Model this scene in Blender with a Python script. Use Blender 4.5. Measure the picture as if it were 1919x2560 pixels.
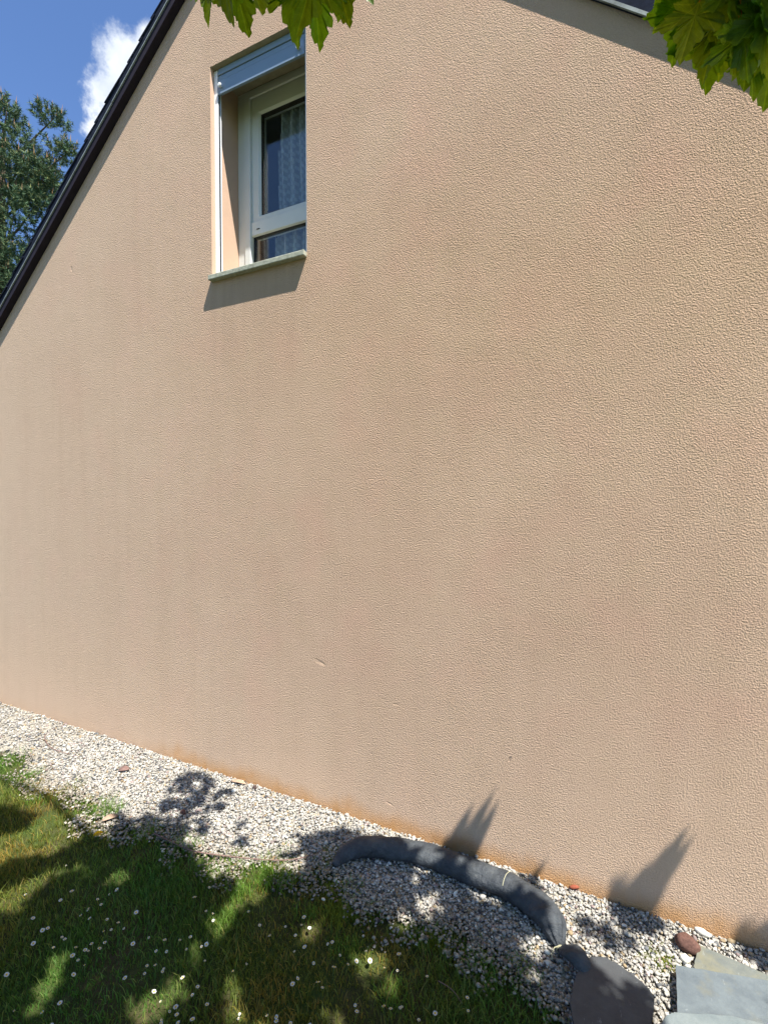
import bpy, bmesh, math, random
import numpy as np
from mathutils import Vector, Matrix
rad = math.radians
for o in list(bpy.data.objects): bpy.data.objects.remove(o)
sc = bpy.context.scene
COL = sc.collection
# ---------------------------------------------------------------- camera, world, sun, exposure
cam_d = bpy.data.cameras.new('camera'); cam = bpy.data.objects.new('camera', cam_d); COL.objects.link(cam)
sc.camera = cam
YAW, PITCH, CD, CH = 0.44676, -0.02598, 2.0727, 1.6
cam.location = (0, -CD, CH); cam.rotation_euler = (math.pi/2 + PITCH, 0, YAW)
cam_d.sensor_fit = 'VERTICAL'; cam_d.sensor_height = 36; cam_d.lens = 16.875
cam_d.clip_start = 0.02; cam_d.clip_end = 2000
LD = Vector((-0.47, 0.23, -1.0))                     # the way the sunlight travels
sun_d = bpy.data.lights.new('sun', 'SUN'); sun = bpy.data.objects.new('sun', sun_d); COL.objects.link(sun)
sun.rotation_euler = LD.to_track_quat('-Z', 'Y').to_euler(); sun.location = (6, -4, 12)
SUN_E, SKY_E, EXPO = 5.0, 0.064, 1.33
sun_d.energy = SUN_E; sun_d.angle = rad(0.48); sun_d.color = (1.0, 0.955, 0.88)
sc.view_settings.view_transform = 'Standard'; sc.view_settings.look = 'None'
sc.view_settings.exposure = EXPO; sc.view_settings.gamma = 1
world = bpy.data.worlds.new('World'); sc.world = world; world.use_nodes = True

class NT:
    """small helper for wiring shader nodes"""
    def __init__(s, tree): s.t = tree; s.t.nodes.clear()
    def n(s, typ, **kw):
        nd = s.t.nodes.new(typ)
        for k, v in kw.items():
            if k.startswith('_'): setattr(nd, k[1:], v)
        return nd
    def set(s, sock, v):
        if isinstance(v, bpy.types.NodeSocket): s.t.links.new(v, sock)
        elif v is not None:
            if hasattr(sock.default_value, '__len__') and len(sock.default_value) == 4 and hasattr(v, '__len__') and len(v) == 3: v = (*v, 1)
            sock.default_value = v
    def math(s, op, a, b=None, c=None, clamp=False):
        nd = s.n('ShaderNodeMath', _operation=op, _use_clamp=clamp)
        for i, v in enumerate((a, b, c)):
            if v is not None: s.set(nd.inputs[i], v)
        return nd.outputs[0]
    def vmath(s, op, a, b=None, out=0):
        nd = s.n('ShaderNodeVectorMath', _operation=op)
        s.set(nd.inputs[0], a)
        if b is not None: s.set(nd.inputs[1], b)
        return nd.outputs[out]
    def noise(s, vec, scale, detail=3, rough=.5, out=0, dist=0.):
        nd = s.n('ShaderNodeTexNoise'); s.set(nd.inputs['Vector'], vec); nd.inputs['Scale'].default_value = scale
        nd.inputs['Detail'].default_value = detail; nd.inputs['Roughness'].default_value = rough; nd.inputs['Distortion'].default_value = dist
        return nd.outputs[out]
    def voro(s, vec, scale, out='Distance', feature='F1'):
        nd = s.n('ShaderNodeTexVoronoi', _feature=feature); s.set(nd.inputs['Vector'], vec); nd.inputs['Scale'].default_value = scale
        return nd.outputs[out]
    def map(s, v, a, b, c=0., d=1., smooth=False):
        nd = s.n('ShaderNodeMapRange', _interpolation_type='SMOOTHSTEP' if smooth else 'LINEAR')
        for i, x in enumerate((v, a, b, c, d)): s.set(nd.inputs[i], x)
        return nd.outputs[0]
    def mix(s, f, a, b, blend='MIX'):
        nd = s.n('ShaderNodeMix', _data_type='RGBA', _blend_type=blend)
        s.set(nd.inputs[0], f); s.set(nd.inputs[6], a); s.set(nd.inputs[7], b)
        return nd.outputs[2]
    def sep(s, v):
        nd = s.n('ShaderNodeSeparateXYZ'); s.set(nd.inputs[0], v); return nd.outputs
    def comb(s, x, y, z):
        nd = s.n('ShaderNodeCombineXYZ')
        for i, v in enumerate((x, y, z)): s.set(nd.inputs[i], v)
        return nd.outputs[0]
    def attr(s, name, out='Color'):
        nd = s.n('ShaderNodeAttribute'); nd.attribute_name = name; return nd.outputs[out]

w = NT(world.node_tree)
sky = w.n('ShaderNodeTexSky', _sky_type='NISHITA', _sun_disc=False)
sky.sun_elevation = math.asin(1/LD.length); sky.sun_rotation = math.atan2(-LD.x, -LD.y); sky.altitude = 200
sky.air_density = 1.0; sky.dust_density = 0.3; sky.ozone_density = 2.0
gen = w.n('ShaderNodeTexCoord').outputs['Generated']
def cloud(center, up, ru, rv, seed, soft=.35):
    c = Vector(center).normalized(); u = Vector(up); u = (u - c*u.dot(c)).normalized(); r = c.cross(u)
    nz = w.noise(w.vmath('ADD', gen, (seed, seed, 0)), 11, 6, .62, out=1)
    g = w.vmath('ADD', gen, w.vmath('MULTIPLY', w.vmath('SUBTRACT', nz, (.5, .5, .5)), (.16, .16, .16)))
    a = w.math('DIVIDE', w.vmath('DOT_PRODUCT', w.vmath('SUBTRACT', g, tuple(c)), tuple(r), out=1), ru)
    b = w.math('DIVIDE', w.vmath('DOT_PRODUCT', w.vmath('SUBTRACT', g, tuple(c)), tuple(u), out=1), rv)
    d = w.math('SQRT', w.math('ADD', w.math('POWER', a, 2.), w.math('POWER', b, 2.)))
    front = w.math('GREATER_THAN', w.vmath('DOT_PRODUCT', gen, tuple(c), out=1), 0.)
    return w.math('MULTIPLY', w.map(d, 1.0, 1.0 - soft, 0, 1, True), front)
tex = w.noise(gen, 9, 5, .6)
cl = cloud((-.6281, .4932, .560), (-.05, 0, 1), .072, .125, 0.)
for args in (((.5, -.8, .35), (0, 0, 1), .35, .12, 3.1), ((-.5, -.9, .25), (0, 0, 1), .25, .1, 5.3), ((.9, .3, .4), (0, 0, 1), .2, .12, 7.7)):
    cl = w.math('MAXIMUM', cl, cloud(*args))
skyc = w.mix(1.0, sky.outputs[0], (.95, 1.12, 1.38, 1), 'MULTIPLY')
ccol = w.mix(w.map(tex, .35, .65), (4.6, 5.2, 6.3, 1), (7.6, 7.9, 8.2, 1))
bg = w.n('ShaderNodeBackground'); w.set(bg.inputs[0], w.mix(w.math('MULTIPLY', cl, .92), skyc, ccol)); bg.inputs[1].default_value = SKY_E
wo = w.n('ShaderNodeOutputWorld'); w.t.links.new(bg.outputs[0], wo.inputs[0])

# ---------------------------------------------------------------- helpers
def tag(o, label=None, cat=None, group=None, kind=None):
    if label: o['label'] = label
    if cat: o['category'] = cat
    if group: o['group'] = group
    if kind: o['kind'] = kind
    return o
def empty(name, loc=(0, 0, 0)):
    o = bpy.data.objects.new(name, None); COL.objects.link(o); o.location = loc; o.empty_display_size = .1; return o
def link(name, me, m, parent=None, smooth=False):
    o = bpy.data.objects.new(name, me); COL.objects.link(o)
    for k in (m if isinstance(m, (list, tuple)) else [m]): me.materials.append(k)
    if parent: o.parent = parent; o.matrix_parent_inverse = Matrix.Translation(-parent.location) if parent.type == 'EMPTY' else Matrix()
    if smooth: me.polygons.foreach_set('use_smooth', [True]*len(me.polygons))
    return o
def mesh(name, V, F, m, parent=None, smooth=False, col=None, bevel=0):
    me = bpy.data.meshes.new(name); me.from_pydata([tuple(v) for v in V], [], F); me.validate(); me.update()
    if col is not None:
        a = me.color_attributes.new('tone', 'FLOAT_COLOR', 'POINT'); a.data.foreach_set('color', np.asarray(col, np.float32).ravel())
    o = link(name, me, m, parent, smooth)
    if bevel:
        b = o.modifiers.new('bevel', 'BEVEL'); b.width = bevel; b.segments = 2; b.limit_method = 'ANGLE'
    return o
def npmesh(name, V, F, m, parent=None, smooth=False, col=None):
    """F: list of (n,k) int arrays"""
    me = bpy.data.meshes.new(name); V = np.asarray(V, np.float32); me.vertices.add(len(V)); me.vertices.foreach_set('co', V.ravel())
    loops = np.concatenate([f.ravel() for f in F]); tot = np.concatenate([np.full(len(f), f.shape[1]) for f in F])
    st = np.concatenate([[0], np.cumsum(tot)[:-1]])
    me.loops.add(len(loops)); me.loops.foreach_set('vertex_index', loops.astype(np.int32))
    me.polygons.add(len(tot)); me.polygons.foreach_set('loop_start', st.astype(np.int32)); me.polygons.foreach_set('loop_total', tot.astype(np.int32))
    me.update(calc_edges=True)
    if col is not None:
        a = me.color_attributes.new('tone', 'FLOAT_COLOR', 'POINT'); a.data.foreach_set('color', np.asarray(col, np.float32).ravel())
    return link(name, me, m, parent, smooth)
class MB:
    def __init__(s): s.V = []; s.F = []
    def add(s, V, F): n = len(s.V); s.V += [tuple(v) for v in V]; s.F += [tuple(i+n for i in f) for f in F]; return s
    def box(s, x0, x1, y0, y1, z0, z1):
        return s.add([(x, y, z) for z in (z0, z1) for y in (y0, y1) for x in (x0, x1)],
                     [(0, 2, 3, 1), (4, 5, 7, 6), (0, 1, 5, 4), (2, 6, 7, 3), (0, 4, 6, 2), (1, 3, 7, 5)])
    def prism(s, poly, d):
        """poly: list of 3D points; extruded by vector d"""
        n = len(poly); d = Vector(d); P = [Vector(p) for p in poly]
        return s.add(P + [p + d for p in P], [tuple(range(n))[::-1], tuple(range(n, 2*n))] + [(i, (i+1) % n, n+(i+1) % n, n+i) for i in range(n)])
    def tube(s, path, radii, seg=8, cap=True):
        P = [Vector(p) for p in path]; V = []; F = []; n = len(P); ref = Vector((.13, .2, .97))
        for i, p in enumerate(P):
            t = (P[min(i+1, n-1)] - P[max(i-1, 0)]).normalized(); a = t.cross(ref)
            if a.length < .1: a = t.cross(Vector((1, 0, 0)))
            a.normalize(); b = t.cross(a)
            for k in range(seg):
                th = 2*math.pi*k/seg; V.append(p + (a*math.cos(th) + b*math.sin(th))*radii[i])
        for i in range(n-1):
            for k in range(seg): F.append((i*seg+k, i*seg+(k+1) % seg, (i+1)*seg+(k+1) % seg, (i+1)*seg+k))
        if cap: F += [tuple(range(seg))[::-1], tuple(range((n-1)*seg, n*seg))]
        return s.add(V, F)
    def build(s, name, m, parent=None, smooth=False, bevel=0): return mesh(name, s.V, s.F, m, parent, smooth, None, bevel)
def inpoly(x, y, poly):
    c = False; j = len(poly)-1
    for i in range(len(poly)):
        xi, yi = poly[i]; xj, yj = poly[j]
        if (yi > y) != (yj > y) and x < (xj-xi)*(y-yi)/(yj-yi)+xi: c = not c
        j = i
    return c

# ---------------------------------------------------------------- materials
def mat(name):
    m = bpy.data.materials.new(name); m.use_nodes = True; t = NT(m.node_tree)
    out = t.n('ShaderNodeOutputMaterial'); return m, t, out
def princ(t, out, color, rough=.8, spec=.3, metal=0., normal=None):
    b = t.n('ShaderNodeBsdfPrincipled'); t.set(b.inputs['Base Color'], color); t.set(b.inputs['Roughness'], rough)
    b.inputs['Specular IOR Level'].default_value = spec; b.inputs['Metallic'].default_value = metal
    if normal is not None: t.t.links.new(normal, b.inputs['Normal'])
    if out is not None: t.t.links.new(b.outputs[0], out.inputs[0])
    return b
def bump(t, h, dist, strength=1., nrm=None):
    b = t.n('ShaderNodeBump'); b.inputs['Distance'].default_value = dist; b.inputs['Strength'].default_value = strength; t.set(b.inputs['Height'], h)
    if nrm is not None: t.t.links.new(nrm, b.inputs['Normal'])
    return b.outputs[0]
def simple(name, color, rough=.6, spec=.3, metal=0., nscale=40, namt=.12, bdist=.0, bscale=200, dirt=None):
    m, t, out = mat(name); pos = t.n('ShaderNodeNewGeometry').outputs['Position']
    f = t.map(t.noise(pos, nscale, 4, .6), .3, .7, 1-namt, 1+namt)
    c = t.mix(1., (*color, 1), t.comb(f, f, f), 'MULTIPLY')
    if dirt: c = t.mix(t.map(t.noise(pos, nscale*.35, 5, .7), .5, .75), c, (*dirt, 1))
    n = bump(t, t.noise(pos, bscale, 3, .6), bdist) if bdist else None
    princ(t, out, c, rough, spec, metal, n); return m
def toned(name, rough=.8, spec=.3, nscale=0, namt=.15):
    m, t, out = mat(name); c = t.attr('tone')
    if nscale:
        pos = t.n('ShaderNodeNewGeometry').outputs['Position']; f = t.map(t.noise(pos, nscale, 3, .6), .3, .7, 1-namt, 1+namt)
        c = t.mix(1., c, t.comb(f, f, f), 'MULTIPLY')
    princ(t, out, c, rough, spec); return m

# stucco
M_stucco, t, out = mat('stucco')
pos = t.n('ShaderNodeNewGeometry').outputs['Position']
warp = t.vmath('ADD', pos, t.vmath('MULTIPLY', t.vmath('SUBTRACT', t.noise(pos, 110, 2, .5, out=1), (.5, .5, .5)), (.006, .006, .006)))
n1 = t.noise(warp, 168, 2, .6); n2 = t.noise(pos, 120, 3, .6); v1 = t.voro(warp, 160)
h = t.math('ADD', t.math('ADD', t.math('MULTIPLY', t.map(n1, .40, .60, 0, 1, True), .50), t.math('MULTIPLY', n1, .9)), t.math('ADD', t.math('MULTIPLY', n2, .55), t.math('MULTIPLY', t.math('POWER', v1, .6), -.28)))
amp = t.map(t.noise(pos, 7, 2, .5), .3, .7, .75, 1.15)
sx, sy, sz = t.sep(pos)
h = t.math('MULTIPLY', h, t.math('MULTIPLY', amp, t.map(sx, -3.8, -.4, .85, 1.08)))
def dent(cx, cz, rx, rz, depth, ang=0.):
    dx = t.math('SUBTRACT', sx, cx); dz = t.math('SUBTRACT', sz, cz); ca, sa = math.cos(ang), math.sin(ang)
    a = t.math('DIVIDE', t.math('ADD', t.math('MULTIPLY', dx, ca), t.math('MULTIPLY', dz, sa)), rx)
    b = t.math('DIVIDE', t.math('SUBTRACT', t.math('MULTIPLY', dz, ca), t.math('MULTIPLY', dx, sa)), rz)
    d = t.math('SQRT', t.math('ADD', t.math('POWER', a, 2.), t.math('POWER', b, 2.)))
    return t.map(d, 1.15, .45, 0, -depth, True)
for a in ((-1.361, .761, .042, .013, .7, -.3), (-1.345, .757, .022, .007, .7, -.3), (-.965, .13, .020, .005, 1.8, -.2), (-.393, .482, .004, .013, 3.0, -.35), (-3.356, 3.176, .008, .02, 3., 0),
          (-.93, .62, .018, .004, 1.5, 0), (-1.06, .35, .005, .005, 2.5, 0)):
    h = t.math('ADD', h, dent(*a))
nrm = bump(t, h, .00215)
big = t.noise(pos, 1.3, 4, .6); mid = t.noise(pos, 6.5, 3, .6)
base = t.mix(t.map(big, .35, .65), (.488, .334, .234, 1), (.528, .372, .264, 1))
base = t.mix(t.map(mid, .45, .75, 0, .45), base, (.475, .345, .232, 1))
base = t.mix(t.map(t.noise(pos, 3.1, 2, .5), .5, .72, 0, .4), base, (.535, .328, .240, 1))
base = t.mix(t.map(sx, -1.2, -4.2, 0, .6), base, (.565, .435, .322, 1)); base = t.mix(t.map(t.math('ADD', sz, t.math('MULTIPLY', big, .8)), 1.3, .5, 0, .55), base, (.585, .425, .295, 1))  # paler towards the left and the foot: ground-bounced light painted into the colour
f = t.map(n1, .3, .7, .93, 1.05); base = t.mix(1., base, t.comb(f, f, f), 'MULTIPLY')
spk = t.map(t.voro(pos, 23, feature='F1'), .05, .02, 0, .5); spk = t.math('MULTIPLY', spk, t.map(t.noise(pos, 5, 1, .5), .58, .66))
base = t.mix(spk, base, (.22, .14, .09, 1))
stv = t.noise(t.vmath('MULTIPLY', pos, (1, 1, .07)), 9, 4, .6); base = t.mix(t.map(stv, .46, .76, 0, .17), base, (.40, .275, .185, 1))
und = t.math('MULTIPLY', t.map(t.noise(t.vmath('MULTIPLY', pos, (1, 1, .05)), 22, 3, .6), .4, .6), t.math('MULTIPLY', t.math('MULTIPLY', t.map(sz, 2.0, 2.85), t.map(sz, 2.87, 2.86)), t.math('MULTIPLY', t.map(sx, -2.12, -2.05), t.map(sx, -1.38, -1.45))))
base = t.mix(t.math('MULTIPLY', und, .22), base, (.34, .24, .17, 1))
# splash-back stain along the foot of the wall
sh = t.math('ADD', .055, t.math('MULTIPLY', t.math('SUBTRACT', t.noise(t.vmath('MULTIPLY', pos, (1, 1, .2)), 4.0, 4, .65), .5), .20))
st = t.map(t.math('SUBTRACT', sh, sz), -.055, .055, 0, 1, True)
st = t.math('MULTIPLY', st, t.map(sx, -2.75, -2.25, 0.12, 1))
st = t.math('MULTIPLY', st, t.map(t.noise(pos, 14, 3, .6), .25, .6, .5, .9))
base = t.mix(st, base, (.49, .26, .10, 1))
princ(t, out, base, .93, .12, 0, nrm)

M_reveal = simple('painted_reveal', (.50, .345, .25), .85, .15, nscale=9, namt=.04, bdist=.0004, bscale=170)
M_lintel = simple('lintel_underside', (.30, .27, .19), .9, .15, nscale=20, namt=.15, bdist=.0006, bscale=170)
M_slate = simple('roof_slate', (.014, .018, .032), .95, .06, nscale=25, namt=.3, bdist=.0008, bscale=60)
M_batten = simple('brown_batten', (.019, .014, .022), .7, .2, nscale=25, namt=.2)
M_trim = simple('pale_verge_trim', (.26, .29, .28), .5, .4, nscale=30, namt=.25, dirt=(.12, .13, .12))
M_plain = simple('interior_plaster', (.45, .42, .38), .9, .1, nscale=3, namt=.05)
M_pvc = simple('white_plastic_frame', (.60, .62, .60), .38, .45, nscale=5, namt=.04)
M_gasket = simple('black_gasket', (.02, .02, .022), .6, .3)
M_alu = simple('pale_rail', (.80, .82, .84), .4, .4, nscale=20, namt=.03)
M_box = simple('shutter_box_lacquer', (.20, .27, .36), .42, .45, nscale=6, namt=.04)
M_steel = simple('screw_cap', (.75, .74, .70), .35, .5)
M_sill = simple('stone_sill', (.34, .35, .28), .9, .15, nscale=60, namt=.3, bdist=.0012, bscale=150)
M_wood = simple('twig_bark', (.16, .10, .085), .8, .2, nscale=90, namt=.3)
M_bark = simple('bark', (.13, .10, .075), .95, .1, nscale=25, namt=.35, bdist=.006, bscale=30)

m, t, out = mat('window_glass'); M_glass = m
fr = t.n('ShaderNodeFresnel'); bf = t.n('ShaderNodeNewGeometry').outputs['Backfacing']; t.set(fr.inputs[0], t.map(bf, 0, 1, 1.55, 1/1.55))
tr = t.n('ShaderNodeBsdfTransparent'); tr.inputs[0].default_value = (.86, .9, .9, 1)
gl = t.n('ShaderNodeBsdfGlossy'); gl.inputs['Roughness'].default_value = .01; gl.inputs[0].default_value = (1, 1, 1, 1)
mx = t.n('ShaderNodeMixShader'); t.set(mx.inputs[0], t.math('MULTIPLY', fr.outputs[0], 1.15, clamp=True)); t.t.links.new(tr.outputs[0], mx.inputs[1]); t.t.links.new(gl.outputs[0], mx.inputs[2])
t.t.links.new(mx.outputs[0], out.inputs[0])
m, t, out = mat('lace_curtain_cloth'); M_lace = m
pos = t.n('ShaderNodeNewGeometry').outputs['Position']; cx_, cy_, cz_ = t.sep(pos)
gx = t.math('SINE', t.math('MULTIPLY', cx_, 250.)); gz = t.math('SINE', t.math('MULTIPLY', cz_, 130.))
pat = t.math('GREATER_THAN', t.math('MULTIPLY', gx, gz), .15)
fl = t.map(t.voro(pos, 13), .15, .25, 1, 0)
op = t.math('MAXIMUM', t.map(pat, 0, 1, .52, .68), t.math('MULTIPLY', fl, .9))
tr = t.n('ShaderNodeBsdfTransparent'); d1 = t.n('ShaderNodeBsdfDiffuse'); d1.inputs[0].default_value = (.9, .92, .95, 1); d2 = t.n('ShaderNodeBsdfTranslucent'); d2.inputs[0].default_value = (.7, .74, .8, 1)
a1 = t.n('ShaderNodeMixShader'); a1.inputs[0].default_value = .4; t.t.links.new(d1.outputs[0], a1.inputs[1]); t.t.links.new(d2.outputs[0], a1.inputs[2])
a2 = t.n('ShaderNodeMixShader'); t.set(a2.inputs[0], op); t.t.links.new(tr.outputs[0], a2.inputs[1]); t.t.links.new(a1.outputs[0], a2.inputs[2]); t.t.links.new(a2.outputs[0], out.inputs[0])

def leafmat(name, tone, trans, mixf, spec=.35, rough=.45, vein=False):
    m, t, out = mat(name); c = t.attr('tone')
    if vein:
        lx, ly, lz = t.sep(t.attr('blade', 'Vector')); ang = t.math('ARCTAN2', lx, ly); r = t.math('SQRT', t.math('ADD', t.math('MULTIPLY', lx, lx), t.math('MULTIPLY', ly, ly))); best = None
        for a in (0, .72, -.72, 1.55, -1.55):
            d = t.math('MULTIPLY', r, t.math('ABSOLUTE', t.math('SINE', t.math('SUBTRACT', ang, a)))); d = t.math('ADD', d, t.math('MULTIPLY', t.math('GREATER_THAN', t.math('ABSOLUTE', t.math('SUBTRACT', ang, a)), 1.2), 1.)); best = d if best is None else t.math('MINIMUM', best, d)
        side = t.math('MULTIPLY', t.math('LESS_THAN', t.math('FRACT', t.math('MULTIPLY', t.math('ADD', r, t.math('MULTIPLY', best, -.9)), 11.)), .10), .35)
        vm = t.math('MAXIMUM', t.map(best, .014, .006), side); f = t.map(t.noise(t.attr('blade', 'Vector'), 5, 4, .7), .3, .7, .72, 1.2)
        c = t.mix(1., c, t.comb(f, f, f), 'MULTIPLY'); c = t.mix(t.math('MULTIPLY', vm, .6), c, t.mix(1., c, (1.9, 1.6, 2.2, 1), 'MULTIPLY'))
    c1 = t.mix(1., c, (*tone, 1), 'MULTIPLY'); c2 = t.mix(1., c, (*trans, 1), 'MULTIPLY')
    b = princ(t, None, c1, rough, spec)
    tl = t.n('ShaderNodeBsdfTranslucent'); t.set(tl.inputs[0], c2)
    mx = t.n('ShaderNodeMixShader'); mx.inputs[0].default_value = mixf
    t.t.links.new(b.outputs[0], mx.inputs[1]); t.t.links.new(tl.outputs[0], mx.inputs[2]); t.t.links.new(mx.outputs[0], out.inputs[0]); return m
M_leaf = leafmat('maple_leaf', (.048, .105, .014), (.38, .62, .012), .44, vein=True)
M_grass = leafmat('grass_blade', (.095, .145, .026), (.20, .30, .025), .35, .25, .55)
M_needle = toned('pine_needle', .7, .2)
M_pebble = toned('gravel_stone', .85, .2, 160, .2)

m, t, out = mat('lawn_soil'); M_ground = m
pos = t.n('ShaderNodeNewGeometry').outputs['Position']
c = t.mix(t.map(t.noise(pos, 18, 5, .7), .35, .65), (.035, .045, .014, 1), (.085, .065, .035, 1))
c = t.mix(t.map(t.noise(pos, 3, 3, .6), .4, .7), c, (.05, .085, .018, 1))
princ(t, out, c, .95, .1, 0, bump(t, t.noise(pos, 120, 4, .7), .01))
m, t, out = mat('gravel_bed'); M_gbed = m
pos = t.n('ShaderNodeNewGeometry').outputs['Position']
vc = t.voro(pos, 95, out='Color'); vd = t.voro(pos, 95)
c = t.mix(t.sep(vc)[0], (.20, .175, .14, 1), (.40, .38, .32, 1))
princ(t, out, c, .95, .1, 0, bump(t, t.math('MULTIPLY', vd, -1.), .008))
m, t, out = mat('black_woven_fabric'); M_fabric = m
pos = t.n('ShaderNodeNewGeometry').outputs['Position']
wv = t.math('MULTIPLY', t.noise(pos, 900, 1, .5), 1.)
c = t.mix(t.map(t.noise(pos, 22, 4, .6), .35, .7), (.028, .033, .040, 1), (.058, .066, .072, 1))
dust = t.map(t.noise(pos, 9, 5, .7), .52, .75, 0, .35); c = t.mix(dust, c, (.12, .125, .12, 1))
princ(t, out, c, .62, .35, 0, bump(t, t.math('ADD', wv, t.math('MULTIPLY', t.noise(pos, 34, 4, .6), 9.)), .0014))
m, t, out = mat('slate_slab'); M_slab = m
pos = t.n('ShaderNodeNewGeometry').outputs['Position']
c = t.mix(t.map(t.noise(pos, 14, 5, .65), .3, .7), (.075, .092, .105, 1), (.125, .15, .16, 1))
scr = t.map(t.noise(t.vmath('MULTIPLY', pos, (1, .35, 1)), 55, 6, .75), .63, .72); c = t.mix(t.math('MULTIPLY', scr, .6), c, (.30, .33, .33, 1))
c = t.mix(t.map(t.noise(pos, 8, 3, .6), .58, .72, 0, .5), c, (.15, .14, .09, 1))
princ(t, out, c, .48, .4, 0, bump(t, t.noise(pos, 60, 6, .7), .0016))
def slabmat(name, a, b, c3):
    m, t, out = mat(name); pos = t.n('ShaderNodeNewGeometry').outputs['Position']
    c = t.mix(t.map(t.noise(pos, 14, 5, .65), .3, .7), (*a, 1), (*b, 1))
    scr = t.map(t.noise(t.vmath('MULTIPLY', pos, (1, .35, 1)), 45, 6, .75), .62, .70); c = t.mix(t.math('MULTIPLY', scr, .6), c, (.30, .33, .33, 1))
    c = t.mix(t.map(t.noise(pos, 9, 3, .6), .50, .68, 0, .55), c, (*c3, 1))
    princ(t, out, c, .5, .35, 0, bump(t, t.noise(pos, 60, 6, .7), .0016)); return m
M_slab_low = slabmat('mossy_slate', (.085, .10, .10), (.15, .16, .14), (.20, .18, .10))
M_slab_dark = slabmat('dark_slate', (.035, .038, .042), (.060, .066, .070), (.050, .052, .055))
M_slab_top = slabmat('pale_slate', (.11, .135, .14), (.165, .19, .19), (.14, .15, .14))
M_stone = simple('brown_stone', (.105, .055, .042), .85, .2, nscale=120, namt=.3, bdist=.0015, bscale=250)
M_white = simple('white_stone', (.62, .60, .52), .8, .2, nscale=90, namt=.15)
M_dark = simple('dark_stone', (.06, .04, .035), .8, .2, nscale=90, namt=.3)
M_brick = simple('red_brick', (.20, .06, .035), .9, .1, nscale=90, namt=.2)
M_string = simple('tie_string', (.42, .40, .26), .8, .2)
M_petal = simple('daisy_petal', (.52, .52, .50), .7, .2, namt=.03)
M_disc = simple('daisy_disc', (.60, .38, .02), .8, .1, nscale=900, namt=.3)
M_dand = simple('dandelion_petal', (.80, .52, .01), .7, .1, nscale=400, namt=.15)
M_stem = simple('flower_stem', (.08, .13, .03), .6, .2)
M_dleaf = simple('dry_leaf', (.33, .23, .16), .8, .1, nscale=150, namt=.25)

# outlines, on the ground in metres, of the shade under the maple and of the sun flecks in it; where the daisies grow
SHADE= [[[-3.252,-0.851],[-2.767,-0.682],[-2.58,-0.641],[-2.569,-0.743],[-2.655,-0.839],[-2.817,-1.019]],[[-2.64,-1.087],[-2.394,-0.945],[-2.326,-0.853],[-2.201,-0.787],[-2.228,-0.686],[-2.256,-0.612],[-2.111,-0.63],[-2.035,-0.541],[-1.931,-0.509],[-1.773,-0.501],[-1.64,-0.517],[-1.596,-0.586],[-1.469,-0.581],[-1.372,-0.521],[-1.273,-0.46],[-1.131,-0.391],[-1.064,-0.331],[-0.976,-0.345],[-0.879,-0.364],[-0.742,-0.299],[-0.686,-0.178],[-0.641,-0.128],[-0.537,-0.134],[-0.427,-0.186],[-0.319,-0.182],[-0.239,-0.256],[-0.182,-0.329],[-0.078,-0.298],[0.024,-0.286],[-0.017,-0.375],[0.117,-0.36],[0.115,-0.592],[-0.008,-0.827],[-1.328,-1.46],[-1.48,-1.533]],[[-2.246,-0.162],[-2.204,-0.057],[-1.95,-0.085],[-1.853,-0.116],[-1.893,-0.21],[-1.779,-0.239],[-1.834,-0.331],[-1.876,-0.426],[-2.008,-0.477],[-2.105,-0.461],[-2.083,-0.371],[-2.185,-0.276]],[[-1.891,-0.322],[-1.827,-0.292],[-1.711,-0.421],[-1.765,-0.454]],[[-2.181,-0.557],[-2.023,-0.5],[-1.967,-0.544],[-2.135,-0.589]],[[-0.041,-0.025],[0.058,0.023],[0.17,0.017],[0.199,-0.003],[0.056,-0.115],[0.116,-0.128],[-0.02,-0.252],[-0.097,-0.229],[-0.11,-0.151]]]
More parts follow.
